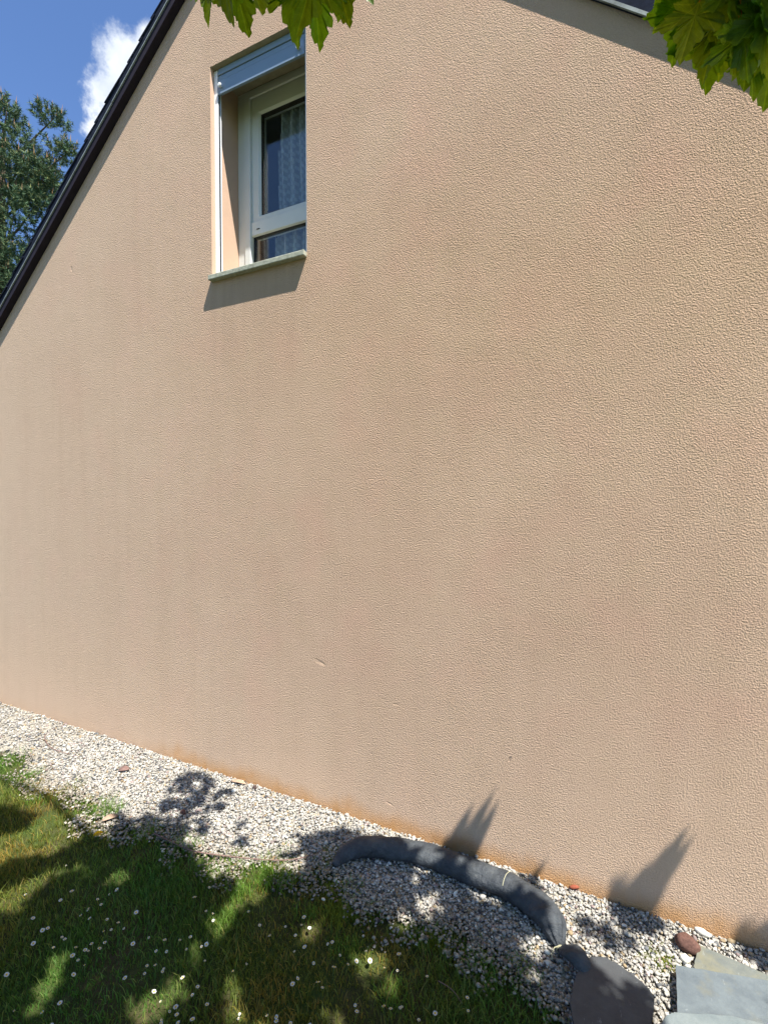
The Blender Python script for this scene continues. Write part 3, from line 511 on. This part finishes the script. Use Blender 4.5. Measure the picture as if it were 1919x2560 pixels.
# ---------------------------------------------------------------- pine behind the house
LOBES = [(-10.92, 3.45, 9.19, .26, .27), (-10.13, 3.83, 9.08, .16, .23), (-10.54, 3.61, 8.46, .55, .23), (-9.88, 3.93, 8.41, .26, .16), (-10.7, 3.52, 8.0, .6, .41), (-10.24, 3.74, 7.95, .37, .27),
         (-10.77, 3.46, 7.18, .64, .46), (-10.36, 3.67, 7.45, .27, .27), (-10.85, 3.41, 6.35, .55, .37), (-11.0, 3.31, 5.8, .46, .32), (-11.53, 3.14, 8.73, .37, .55), (-11.68, 3.03, 7.36, .55, .82),
         (-11.5, 3.08, 5.98, .55, .73), (-10.51, 3.55, 5.8, .37, .46), (-12.6, 3.3, 7.6, .7, .9), (-12.2, 3.6, 6.0, .9, .9), (-11.4, 4.3, 8.3, .6, .5), (-11.6, 4.6, 6.6, .8, .8), (-11.3, 2.5, 6.2, .6, .6), (-11.2, 3.6, 4.9, .9, .5)]
pine = empty('pine_tree', (-11.4, 3.5, 0)); tag(pine, 'tall bushy pine tree with brown spring shoots rising behind the dark roof edge', 'tree')
PT = Vector((-11.4, 3.5, 0)); tk = MB(); tk.tube([(-11.4, 3.5, -.2), (-11.42, 3.5, 2.5), (-11.36, 3.52, 5.5), (-11.3, 3.5, 7.5), (-11.1, 3.5, 9.1)], [.2, .17, .13, .08, .03], 10); tk.build('trunk', M_bark, pine, smooth=True)
lm = MB(); sv, sf, scol = [], [], []
for (lx, ly, lz, rx, rz) in LOBES:
    base_ = Vector((-11.36, 3.5, max(2.5, lz-.7))); tip = Vector((lx, ly, lz)); lm.tube([base_, (base_+tip)/2+Vector((0, 0, -.08)), tip, tip+(tip-base_).normalized()*rx*.6+Vector((0, 0, rz*.4))], [.03, .022, .012, .005], 6)
    ns = int(60 + 900*rx*rz)
    for k in range(ns):
        v = Vector((random.gauss(0, 1), random.gauss(0, 1), random.gauss(0, 1))).normalized()*(random.random()**.38)
        c = Vector((lx+v.x*rx, ly+v.y*max(rx, .3), lz+v.z*rz))
        ax = (v*.7 + Vector((0, 0, random.uniform(.25, 1.1)))).normalized(); ln = random.uniform(.09, .17)
        tint = random.uniform(.7, 1.25); nd = 26
        p1 = ax.orthogonal().normalized(); p2 = ax.cross(p1)
        for q in range(nd):
            s_ = random.random()**.8; th = random.uniform(0, 6.28); o_ = c+ax*ln*s_
            dr_ = (ax*random.uniform(.35, 1.0)+(p1*math.cos(th)+p2*math.sin(th))).normalized(); L_ = random.uniform(.06, .10)
            sd = dr_.cross(Vector((random.gauss(0, 1), random.gauss(0, 1), random.gauss(0, 1)))).normalized()*.006
            i0 = len(sv); sv += [o_-sd, o_+sd, o_+dr_*L_]; sf.append((i0, i0+1, i0+2))
            cc = (.070*tint, .125*tint, .062*tint, 1) if random.random() < .8 else (.16*tint, .18*tint, .065*tint, 1); scol += [cc]*3
        if v.z > .3 and random.random() < .3:                    # brown candle at the shoot tip
            h_ = random.uniform(.10, .20); w_ = .014; b0 = c+ax*ln*.8; up = (ax*.3+Vector((0, 0, 1))).normalized(); i0 = len(sv)
            sv += [b0+Vector((w_, 0, 0)), b0+Vector((-w_*.5, w_*.87, 0)), b0+Vector((-w_*.5, -w_*.87, 0)), b0+up*h_]
            sf += [(i0, i0+1, i0+3), (i0+1, i0+2, i0+3), (i0+2, i0, i0+3)]; scol += [(.27, .16, .08, 1)]*4
lm.build('branches', M_bark, pine, smooth=True)
mesh('crown', sv, sf, M_needle, pine, col=scol)

# ---------------------------------------------------------------- maple over the lawn
maple = empty('maple_tree', (2.7, -3.3, 0)); tag(maple, 'leafy maple whose lobed bright green leaves hang into the top of the view', 'tree')
HALF = [(0, 0), (.10, -.09), (.27, -.15), (.33, -.05), (.47, -.02), (.41, .08), (.34, .15), (.50, .20), (.55, .31), (.70, .43), (.57, .44), (.51, .52), (.37, .47), (.22, .44), (.28, .57), (.25, .68), (.16, .72), (.13, .86), (0, 1.06)]
OUT0 = HALF + [(-x, y) for x, y in HALF[-2:0:-1]]
OUT = []
for i in range(len(OUT0)):                                        # small teeth between the big ones
    (xa_, ya_), (xb_, yb_) = OUT0[i], OUT0[(i+1) % len(OUT0)]; OUT.append((xa_, ya_)); l_ = math.hypot(xb_-xa_, yb_-ya_)
    if l_ > .12: nx_, ny_ = (yb_-ya_)/l_, -(xb_-xa_)/l_; OUT += [(xa_+(xb_-xa_)*.42+nx_*.022*(1 if xa_+xb_ > 0 else 1), ya_+(yb_-ya_)*.42+ny_*.022), (xa_+(xb_-xa_)*.52-nx_*.012, ya_+(yb_-ya_)*.52-ny_*.012)]
LV, LF, LC, LU = [], [], [], []
def leaf(c, tipdir, nrm, size, tint, stalk=True):
    """a palmate leaf: c is the middle of the blade"""
    T = Vector(tipdir).normalized(); N_ = Vector(nrm); N_ = (N_-T*N_.dot(T)).normalized(); X_ = T.cross(N_); i0 = len(LV); cu_ = random.uniform(.05, .35); fo = random.uniform(.0, .3); sk = random.uniform(.85, 1.15)
    def P(x, y): return Vector(c)+(X_*(x*sk)+T*(y-.35)-N_*(cu_*(x*x+(y-.3)**2)*.7-fo*abs(x)*.5+.03*math.sin(9*x+7*y)))*size
    pts = [(x+random.uniform(-.014, .014), y+random.uniform(-.014, .014)) for x, y in OUT]
    LV.append(P(0, .22)); LV.extend(P(x, y) for x, y in pts); n_ = len(pts)
    for k in range(n_): LF.append((i0, i0+1+k, i0+1+(k+1) % n_))
    LC.extend([tint]*(n_+1)); LU.append((0, .22, 0)); LU.extend((x, y, 0) for x, y in pts)
    if stalk:
        a_ = P(0, 0); b2 = a_-T*size*.55+Vector((0, 0, .3*size)); i1 = len(LV); w2 = X_*.0012
        LV.extend([a_-w2, a_+w2, b2+w2, b2-w2]); LF.append((i1, i1+1, i1+2, i1+3)); LC.extend([(3.5, .9, 2., 1)]*4); LU.extend([(9., 9., 0)]*4)
def rv3(s=1.): return Vector((random.gauss(0, s), random.gauss(0, s), random.gauss(0, s)))
def tintr(): v = random.uniform(.75, 1.25); return (v*random.uniform(.85, 1.2), v, v, 1)
CF = Vector((-math.sin(YAW), math.cos(YAW), 0)); CR = Vector((math.cos(YAW), math.sin(YAW), 0))
def clear_of_view(p, r=.1):
    """keeps the crown's many upper leaves above what a person under the tree looks at"""
    d = Vector(p)-Vector((0, -CD, CH)); f_ = d.dot(CF); 
    if f_ < -.1: return True
    u_, v_ = d.dot(CR), d.z
    return v_-r*1.5 > (f_+.0)*1.10 or abs(u_)-r*1.2 > f_*.82+.02
def canopy_leaf(gx_, gy_, t0, size, flat=.55, tip=None):
    t_ = t0
    for _ in range(24):
        p = Vector((gx_, gy_, 0))-LD*t_
        if clear_of_view(p): break
        t_ += .18
    else: return
    n_ = (-LD.normalized()+rv3(flat*.5)).normalized(); td = tip if tip is not None else rv3()
    leaf(p, td, n_, size, tintr())
for k in range(8):                                               # more gaps in the crown, over the lawn
    a_, b_, r_ = -2.0+1.5*((k*.618) % 1), -.70-.52*((k*.377+.2) % 1), .022+.02*((k*.73) % 1)
    LIT.append([(a_+r_*1.3*math.cos(q_*.785), b_+r_*math.sin(q_*.785)) for q_ in range(8)])
cells = 0
for ps in range(4):
    y = -1.60
    while y < .0:
        x = -3.3
        while x < .3:
            px, py = x+random.uniform(-.03, .03), y+random.uniform(-.03, .03)
            pts = [(px, py)]+[(px+.03*math.cos(a_), py+.03*math.sin(a_)) for a_ in (0, 1.57, 3.14, 4.71)]
            if all(any(inpoly(a_, b_, P_) for P_ in SHADE[:2]) for a_, b_ in pts[:3]) and not any(inpoly(px+(a_-px)*q_, py+(b_-py)*q_, P_) for a_, b_ in pts for P_ in LIT for q_ in (1., 1.75)):
                if py > -.10: x += .062; continue
                canopy_leaf(px, py, random.uniform(2.55, 3.3), random.uniform(.085, .12)); cells += 1
            x += .062
        y += .062
for P_, nn in zip(SHADE[2:], (125, 14, 16, 26)):                    # looser sprays: small leaves with light between them
    xs_ = [a_ for a_, b_ in P_]; ys_ = [b_ for a_, b_ in P_]; k = 0
    while k < nn:
        px, py = random.uniform(min(xs_), max(xs_)), random.uniform(min(ys_), max(ys_))
        if inpoly(px, py, P_) and not (nn == 26 and px < .06 and py > -.12) and (nn < 60 or math.sin(px*38+py*20)+math.sin(py*47-px*11) > -.95): canopy_leaf(px, py, random.uniform(2.6, 3.0), random.uniform(.045, .075), .5)
        k += 1
for P_ in SHADE2:
    cx_ = sum(a_ for a_, b_ in P_)/len(P_); cy_ = sum(b_ for a_, b_ in P_)/len(P_); ex = max(a_ for a_, b_ in P_)-min(a_ for a_, b_ in P_)
    for k in range(max(1, int(ex/.06))): canopy_leaf(cx_+random.uniform(-.35, .35)*ex, cy_+random.uniform(-.02, .02), random.uniform(2.6, 3.0), random.uniform(.07, .10))
# leaves whose lobed shadows reach up the foot of the wall
for gx_, gy_, s_, an in ((-.66, -.025, .12, -.1), (-.62, -.015, .13, .1), (-.585, -.02, .125, .2), (-.57, -.04, .12, .1), (-.63, -.05, .13, 2.), (-.60, -.045, .12, 1.), (.058, -.03, .10, .1), (.075, -.005, .135, .1), (.10, -.008, .13, .2), (.10, -.045, .13, .1), (.06, -.05, .13, 2.), (.08, -.06, .12, 1.), (.48, -.015, .13, .2), (.51, -.01, .13, .1), (.54, -.02, .12, 0), (.5, -.05, .13, 1.5), (-.30, -.04, .09, .3), (.50, -.27, .13, 1), (.56, -.33, .12, 2)):
    canopy_leaf(gx_, gy_, 2.3, s_, .12, Vector((math.sin(an), math.cos(an), 0)))
# rest of the crown, over the garden behind
for k in range(1500):
    a_, r_ = random.uniform(0, 6.28), random.random()**.5
    p = Vector((1.6+math.cos(a_)*3.0*r_, -3.4+math.sin(a_)*2.1*r_, random.uniform(3.2, 5.4)))
    gp = p+LD*p.z
    if gp.y > -1.45 or (gp.x > .25 and gp.y > -1.2) or not clear_of_view(p): continue
    leaf(p, rv3()+Vector((0, 0, -.6)), Vector((0, 0, 1))+rv3(.5), random.uniform(.10, .15), tintr())
# the sprays of leaves that hang into view
def spray(items):
    for (x, y, z, s_, tx_, ty_, nx, ny, nz_) in items: leaf((x, y, z), (tx_, ty_, -1), (nx, ny, nz_), s_, tintr())
SPR = []
def hang(u_, v_, d_, s_, lean, face, tl=1.):
    for _ in range(12):
        p = Vector((0, -CD, CH))+CF*d_+CR*(u_*d_)+Vector((0, 0, v_*d_))
        if (p+LD*p.z).y < -.12: break
        d_ -= .04
    td = CR*lean+Vector((0, 0, -1))+CF*random.uniform(-.25, .25)
    n_ = -CF*math.cos(face)+CR*math.sin(face)+Vector((0, 0, tl*.3)); leaf(p, td, n_, s_, tintr()); return p
# u: right, v: up (per metre ahead), distance, size, lean of the tip, facing
HL = [(-.385, 1.045, 1.10, .115, -.25, -.5), (-.33, 1.025, 1.14, .12, .25, .2), (-.30, 1.05, 1.05, .115, .35, .7), (-.36, 1.09, 1.12, .12, -.6, .2), (-.285, 1.085, 1.16, .10, .8, -.3),
      (-.195, 1.025, 1.08, .135, -.1, -.2), (-.155, 1.010, 1.12, .13, .12, .35), (-.135, 1.055, 1.05, .12, .5, .9), (-.18, 1.08, 1.15, .13, -.5, .1), (-.085, 1.075, 1.13, .12, .9, .4), (-.22, 1.07, 1.18, .12, -.8, -.4),
      (-.345, 1.06, 1.03, .12, .1, -.6), (-.31, 1.075, 1.08, .12, -.2, .9), (-.165, 1.045, 1.0, .13, -.3, .6), (-.11, 1.045, 1.1, .115, .3, -.2),
      (.445, 1.105, 1.0, .10, .1, .3)]
HUNG = []
for i, a in enumerate(HL):
    p_ = hang(a[0]+.034 if i < 5 else a[0]+.018, *a[1:])
    if i % 3 == 0: HUNG.append((p_, 1))
for k in range(110):
    u_ = .80-abs(random.gauss(0, .11)); lowv = .93+.32*max(0, .66-u_)*1.6; v_ = lowv+random.random()**1.3*.24
    if u_ < .585: continue
    HUNG.append((hang(u_, v_, random.uniform(.86, 1.06), random.uniform(.085, .12), random.uniform(-.5, .4), random.uniform(-.9, .9)), 2))
for a in ((.60, .975, .98, .115, -.05, .1), (.655, .915, 1.0, .12, .1, .2), (.685, .925, 1.02, .11, -.1, -.3), (.755, .90, 1.0, .115, .1, .2), (.79, .89, 1.0, .12, .0, -.2), (.575, 1.02, .98, .10, -.3, .5)): HUNG.append((hang(*a), 2))
for (p_, q_) in list(HUNG):                                        # leaves higher on the same twigs, shading the ones below
    for j in range(q_):
        c_ = Vector(p_)-LD*random.uniform(.12, .9)+rv3(.05)
        if clear_of_view(c_) and (c_+LD*c_.z).y < -.12: leaf(c_, rv3()+Vector((0, 0, -.5)), -LD.normalized()+rv3(.35), random.uniform(.10, .14), tintr())
for k in range(26):                                               # little hanging seed clusters
    u_, v_ = random.choice([(.62, 1.03), (.70, .97), (-.36, 1.06), (.66, 1.05)]); p = Vector((0, -CD, CH))+CF*1.05+CR*((u_+random.gauss(0, .012))*1.05)+Vector((0, 0, (v_+random.gauss(0, .02))*1.05))
    leaf(p, rv3(), rv3(), .018, (1.6, 1.6, 2, 1), False)
# branches reaching from the trunk to the hanging sprays and through the crown
tk = MB(); TB = Vector((2.7, -3.3, 0))
tk.tube([TB-Vector((0, 0, .2)), TB+Vector((.02, .01, .3)), TB+Vector((-.05, .05, 1.6)), TB+Vector((-.1, .1, 3.0)), TB+Vector((-.3, .2, 4.6))], [.2, .15, .125, .11, .06], 12); tk.build('trunk', M_bark, maple, smooth=True)
br = MB()
def limb(pts, r0):
    n_ = len(pts); br.tube(pts, [r0*(1-.85*i/(n_-1))+.002 for i in range(n_)], 7)
limb([TB+Vector((-.1, .1, 2.9)), (1.6, -2.6, 3.9), (.6, -1.75, 4.1), (-.4, -1.4, 3.9), (-.75, -1.25, 3.2), (-.78, -1.2, 2.92)], .05)
limb([TB+Vector((-.1, .1, 2.7)), (2.0, -2.3, 3.3), (1.2, -1.4, 3.4), (.6, -.95, 3.2), (.33, -.82, 3.05), (.2, -.78, 2.85)], .04)
limb([(.6, -1.75, 4.1), (-.6, -1.6, 4.5), (-1.6, -1.7, 4.8)], .025)
limb([(1.2, -1.4, 3.4), (1.25, -1.0, 3.0), (1.27, -.68, 2.62)], .004)
limb([TB+Vector((-.2, .15, 3.6)), (1.8, -3.8, 4.6), (.8, -4.2, 5.0)], .04); limb([TB+Vector((-.2, .15, 3.9)), (3.2, -3.0, 4.9), (4.0, -3.1, 5.3)], .04)
limb([(.6, -1.75, 4.1), (0, -2.0, 4.2), (-.9, -2.4, 4.6)], .02)
br.build('branches', M_bark, maple, smooth=True)
cw = mesh('crown', LV, LF, M_leaf, maple, col=LC); at_ = cw.data.attributes.new('blade', 'FLOAT_VECTOR', 'POINT'); at_.data.foreach_set('vector', np.asarray(LU, np.float32).ravel())

# ---------------------------------------------------------------- things on the gravel
TUBE = [(-1.072, -.33, .014), (-1.055, -.268, .0348), (-1.001, -.217, .0455), (-.913, -.172, .048), (-.771, -.140, .047), (-.621, -.135, .049), (-.476, -.150, .052), (-.362, -.158, .053), (-.267, -.190, .052),
        (-.201, -.238, .050), (-.170, -.282, .036), (-.155, -.317, .0105), (-.144, -.330, .019), (-.120, -.350, .031), (-.092, -.370, .035), (-.066, -.386, .026), (-.052, -.393, .010)]
def cr_(P, q):                                                   # catmull-rom through rows of numbers
    n_ = len(P); out_ = []
    for i in range(n_-1):
        a_, b_, c2, d2 = (np.array(P[max(i-1, 0)]), np.array(P[i]), np.array(P[i+1]), np.array(P[min(i+2, n_-1)]))
        for k in range(q):
            s_ = k/q; out_.append(.5*((2*b_)+(-a_+c2)*s_+(2*a_-5*b_+4*c2-d2)*s_*s_+(-a_+3*b_-3*c2+d2)*s_**3))
    return out_+[np.array(P[-1])]
T_ = cr_(TUBE, 9); V = []; F = []; seg = 40; n_ = len(T_)
def wob(s_, th): return .035*math.sin(3*th+s_*.31)+.03*math.sin(2*th-s_*.17+1)+.022*math.sin(5*th+s_*.9)
for i, (x, y, r) in enumerate(T_):
    a_ = T_[min(i+1, n_-1)]-T_[max(i-1, 0)]; tx_, ty_ = a_[0], a_[1]; l_ = math.hypot(tx_, ty_) or 1; sx_, sy_ = -ty_/l_, tx_/l_
    r = max(r, .004); near = max(0, 1-abs(i-99)/20); tail = 1 if i > 99 else 0
    for k in range(seg):
        th = 2*math.pi*k/seg; rr = r*(1+wob(i, th)*1.25 + .022*math.sin(i*1.7+3*th)*math.sin(i*.37) + near*(.22+.16*tail)*math.sin((7-2*tail)*th+.8*math.sin(i*.25)) + .025*math.sin(i*.8+2*th)*math.sin(i*.23))
        zc = r*.80+.004+(.022*min(1, (i-99)/20) if tail else 0); fl = .84 if not tail else .62
        c_, s2 = math.cos(th), math.sin(th)*fl
        z = zc+rr*s2+(.004 if near > .5 else 0); z = max(z, .006+.004*math.sin(k*1.3+i*.4)) 
        V.append((x+sx_*rr*c_, y+sy_*rr*c_, z+.004))
for i in range(n_-1):
    for k in range(seg): F.append((i*seg+k, i*seg+(k+1) % seg, (i+1)*seg+(k+1) % seg, (i+1)*seg+k))
F += [tuple(range(seg))[::-1], tuple(range((n_-1)*seg, n_*seg))]
tb = mesh('fabric_tube', V, F, M_fabric, smooth=True); tag(tb, 'long curved black fabric tube tied at one end, lying on the gravel by the wall', 'gravel bag')
lab = MB(); st_ = MB()
for k in range(2):
    path = []
    for j in range(13):
        th = 2*math.pi*j/12; path.append((-.155+.0135*math.cos(th)*(.85)+.002*k, -.317+.0135*math.cos(th)*.5-.004*k, .016+.0125*math.sin(th)+.002))
    st_.tube(path, [.0018]*13, 6)
st_.tube([(-.158, -.318, .028), (-.172, -.334, .030), (-.178, -.352, .022), (-.176, -.368, .016)], [.0017]*4, 6)
st_.build('tie_string', M_string, tb, smooth=True)
# seam thread across the tube
i = 62; sm = MB(); sm.tube([Vector(V[i*seg+k])+Vector((0, 0, .0012)) for k in range(3, 17)], [.0011]*14, 5); sm.build('seam_thread', M_string, tb)
# slates
def slab(name, pts, z0, th, tilt, label, m=M_slab):
    P = []
    for i, (x, y) in enumerate(pts):
        x2, y2 = pts[(i+1) % len(pts)]; k_ = 9
        nx_, ny_ = (y2-y), -(x2-x); l_ = math.hypot(nx_, ny_)
        for q in range(k_):
            f_ = q/k_; j_ = random.uniform(-.0013, .0013) if q else 0; P.append((x+(x2-x)*f_+nx_/l_*j_, y+(y2-y)*f_+ny_/l_*j_))
    c0 = pts[0]; mb = MB(); mb.prism([(x, y, z0+tilt[0]*(x-c0[0])+tilt[1]*(y-c0[1])) for x, y in P][::-1], (0, 0, -th)); o = mb.build(name, m, bevel=.0012); tag(o, label, 'slate', 'grey slate slabs stacked by the wall'); return o
slab('slate_slab', [(.285, -.100), (.258, -.20), (.30, -.38), (.62, -.34), (.60, -.175), (.475, -.137)], .030, .007, (.02, .0), 'lowest grey slate slab with a pale yellow spot, nearest the wall beside the brown stone', M_slab_low)
slab('slate_slab', [(.202, -.243), (.466, -.174), (.60, -.15), (.58, -.34), (.188, -.428)], .048, .008, (.0, -.02), 'large grey slate slab with white scratches, in the middle of the pile')
slab('slate_slab', [(.158, -.455), (.18, -.436), (.33, -.375), (.60, -.33), (.62, -.62), (.12, -.66), (.135, -.50)], .066, .008, (.0, .0), 'pale greenish grey slate slab on top, at the bottom edge of the photo', M_slab_top)
OUTL = [(-.106, -.53), (-.100, -.46), (-.086, -.385), (-.055, -.340), (-.010, -.322), (.030, -.331), (.098, -.362), (.118, -.378), (.129, -.402), (.127, -.425), (.112, -.51), (.085, -.66), (-.06, -.66), (-.086, -.60)]
slab('slate_slab', OUTL, .050, .014, (.0, .02), 'dark grey slate slab with a rounded corner, under the loose end of the tied black tube', M_slab_dark)
def rock(name, loc, r, m, label, cat, sc_=(1, .8, .65), sub=2, rot=0, amp=.16, group=None):
    b = bmesh.new(); bmesh.ops.create_icosphere(b, subdivisions=sub+1, radius=1.); sd = random.uniform(0, 50)
    for v in b.verts:
        c = v.co.copy(); k_ = 1+amp*math.sin(c.x*2.3+sd)*math.cos(c.y*2.9+sd)+amp*.5*math.sin(c.z*5+c.x*4+sd); v.co = c*k_
        for nn, dd in ((Vector((.6, .3, .75)), .78), (Vector((-.7, .4, .5)), .8), (Vector((.1, -.8, .5)), .8), (Vector((-.2, .1, 1)), .8)):
            nn = nn.normalized(); e_ = v.co.dot(nn)-dd
            if e_ > 0: v.co -= nn*e_*.8
    for v in b.verts: v.co = Vector((v.co.x*sc_[0], v.co.y*sc_[1], v.co.z*sc_[2]))*r
    me = bpy.data.meshes.new(name); b.to_mesh(me); b.free(); o = link(name, me, m, smooth=True); o.location = loc; o.rotation_euler = (0, 0, rot); tag(o, label, cat, group); return o
rock('stone', (.250, -.112, .030), .042, M_stone, 'rounded reddish brown stone on the gravel beside the slate slabs', 'stone', (1, .75, .68), rot=-.3, amp=.10)
rock('stone', (.306, -.024, .020), .028, M_white, 'oblong bright white stone on the gravel against the wall', 'stone', (1, .42, .45), 1, rot=-.25)
rock('stone', (.238, -.168, .018), .018, M_white, 'small bright white stone between the brown stone and the large slate', 'stone', (1, .7, .8), 1)
rock('stone', (-.192, -.352, .022), .010, M_white, 'tiny white pebble beside the tied neck of the black tube', 'stone', (1.1, .7, .8), 1, rot=-.4)
rock('stone', (-1.85, -.100, .016), .014, M_white, 'white pebble beside the leaf shadow near the wall', 'stone', (1, .8, .7), 1)
rock('stone', (-1.768, -.030, .014), .014, M_dark, 'small dark round stone on gravel near the wall base', 'stone', (1, .9, .9), 1)
rock('stone', (-1.954, -.353, .016), .016, M_stone, 'small reddish stone in the middle of the leaf shadow', 'stone', (1, .8, .8), 1)
rock('brick_chip', (-.130, -.008, .020), .016, M_brick, 'small orange red brick chip against the wall foot', 'brick chip', (1.3, .5, .5), 1, rot=.4)
rock('stone', (-3.419, -.451, .014), .02, M_dark, 'dark brown stone at the left edge of the gravel', 'stone', (1, .8, .7), 1)
def flatleaf(name, loc, L_, W_, rot, m, label, cat):
    V = []; F = []; k_ = 8
    for i in range(k_+1):
        f_ = i/k_; w2 = W_*math.sin(math.pi*min(.98, f_*.93+.05))**.7
        for s_ in (-1, 0, 1): V.append((L_*(f_-.5), w2*s_*.5, .006*abs(s_)+.010*math.sin(3*f_)))
    for i in range(k_):
        for s_ in range(2): q = i*3+s_; F.append((q, q+3, q+4, q+1))
    o = mesh(name, V, F, m, smooth=True); o.location = loc; o.rotation_euler = (.2, 0, rot); tag(o, label, cat)
    sd_ = o.modifiers.new('solid', 'SOLIDIFY'); sd_.thickness = .0012; return o
flatleaf('dry_leaf', (-2.57, -.23, .014), .06, .04, .6, M_wood, 'dark brown curled dry leaf on the sunny gravel', 'leaf')
flatleaf('dry_leaf', (-1.88, -.036, .012), .10, .022, .12, M_dleaf, 'long pale tan dry leaf on gravel against the wall', 'leaf')
flatleaf('dry_leaf', (-2.24, -.545, .012), .07, .03, 1.0, M_dleaf, 'tan dry leaf beside the grass tuft at the lawn edge', 'leaf')
def twig(path, r, label):
    P = [tuple(q) for q in cr_(path, 5)]; m_ = MB(); m_.tube(P, [r*(1-.5*i/len(P)) for i in range(len(P))], 6)
    o = m_.build('twig', M_wood, smooth=True); tag(o, label, 'twig'); return o
twig([(-1.962, -.522, .012), (-1.738, -.532, .016), (-1.636, -.521, .02), (-1.506, -.486, .022), (-1.385, -.446, .022), (-1.273, -.396, .022), (-1.194, -.334, .024), (-1.157, -.279, .03)], .0032, 'long curved reddish twig lying on gravel left of the black tube')
twig([(-3.43, -.17, .018), (-3.416, -.191, .018), (-3.323, -.235, .019), (-3.211, -.265, .019), (-3.116, -.269, .019), (-3.03, -.262, .019)], .0032, 'thin curved dark twig on the sunny gravel far left')
twig([(-.50, -.62, .03), (-.45, -.63, .032), (-.41, -.655, .03)], .0015, 'short pale twig lying in the shaded grass below the tube')

# flowers
def daisy_proto():
    r = empty('daisy', (0, 0, 0)); H_ = .040
    MB().tube([(0, 0, -.012), (.002, .001, .015), (0, 0, H_)], [.0009]*3, 5).build('stem', M_stem, r)
    pb = MB(); npt = 22
    for k in range(npt):
        th = 2*math.pi*k/npt; w_ = .0012; lo, hi = .0028, random.uniform(.0088, .0102); c_, s_ = math.cos(th), math.sin(th); up = random.uniform(.0005, .0025)
        pb.add([(c_*lo-s_*w_*.5, s_*lo+c_*w_*.5, H_), (c_*lo+s_*w_*.5, s_*lo-c_*w_*.5, H_), (c_*hi*.8+s_*w_, s_*hi*.8-c_*w_, H_+up*.8), (c_*hi, s_*hi, H_+up), (c_*hi*.8-s_*w_, s_*hi*.8+c_*w_, H_+up*.8)], [(0, 1, 2, 3, 4)])
    pb.build('petals', M_petal, r)
    MB().tube([(0, 0, H_-.001), (0, 0, H_+.0016), (0, 0, H_+.0028), (0, 0, H_+.0034)], [.0030, .0036, .0027, .0008], 10).build('flower_centre', M_disc, r, smooth=True)
    return r
def seen(i): d = Vector((*DAISY[i], .035))-Vector((0, -CD, CH)); f_ = d.dot(CF); return d.dot(CR)/f_, d.z/f_
K_ = range(len(DAISY)); DL = {}
DL[min(K_, key=lambda i: seen(i)[0])] = 'white daisy farthest to the left of all the daisies in the lawn'
DL[max(K_, key=lambda i: seen(i)[0])] = 'white daisy farthest to the right of all the daisies, towards the black bag'
DL[max(K_, key=lambda i: seen(i)[1])] = 'white daisy highest in the photo, the one nearest the yellow dandelion'
DL[min(K_, key=lambda i: math.hypot(DAISY[i][0]+.90, DAISY[i][1]+.66) if i not in DL else 9)] = 'white daisy nearest the left tip of the black fabric tube'
dp = daisy_proto(); parts = list(dp.children)
for i, (x, y) in enumerate(DAISY):
    if i == 0: r = dp; cs = parts
    else:
        r = dp.copy(); COL.objects.link(r); cs = []
        for c in parts: q = c.copy(); COL.objects.link(q); q.parent = r; cs.append(q)
    s_ = random.uniform(.5, .88) if random.random() < .7 else random.uniform(.35, .6)
    r.location = (x, y, random.uniform(-.012, 0)-.0*s_); r.scale = (s_, s_, random.uniform(.7, 1.0)); r.rotation_euler = (random.gauss(0, .22), random.gauss(0, .22), random.uniform(0, 6.28))
    tag(r, DL.get(i, 'small white daisy with a yellow centre growing in the lawn grass'), 'daisy', 'daisies scattered through the lawn')
dn = empty('dandelion', (-2.145, -.672, 0)); tag(dn, 'single bright yellow dandelion at the edge of the lawn', 'dandelion')
MB().tube([(-2.145, -.672, -.012), (-2.143, -.67, .02), (-2.145, -.668, .045)], [.0015]*3, 6).build('stem', M_stem, dn)
pb = MB()
for lay in range(4):
    for k in range(18):
        th = 2*math.pi*(k+lay*.5)/18; hi = .019-.004*lay; up = .045+.003*lay; c_, s_ = math.cos(th), math.sin(th); w_ = .0018; lo = .001
        pb.add([(-2.145+c_*lo, -.668+s_*lo, .044+.002*lay), (-2.145+c_*hi+s_*w_, -.668+s_*hi-c_*w_, up+.002), (-2.145+c_*hi-s_*w_, -.668+s_*hi+c_*w_, up+.002)], [(0, 1, 2)])
pb.build('petals', M_dand, dn)
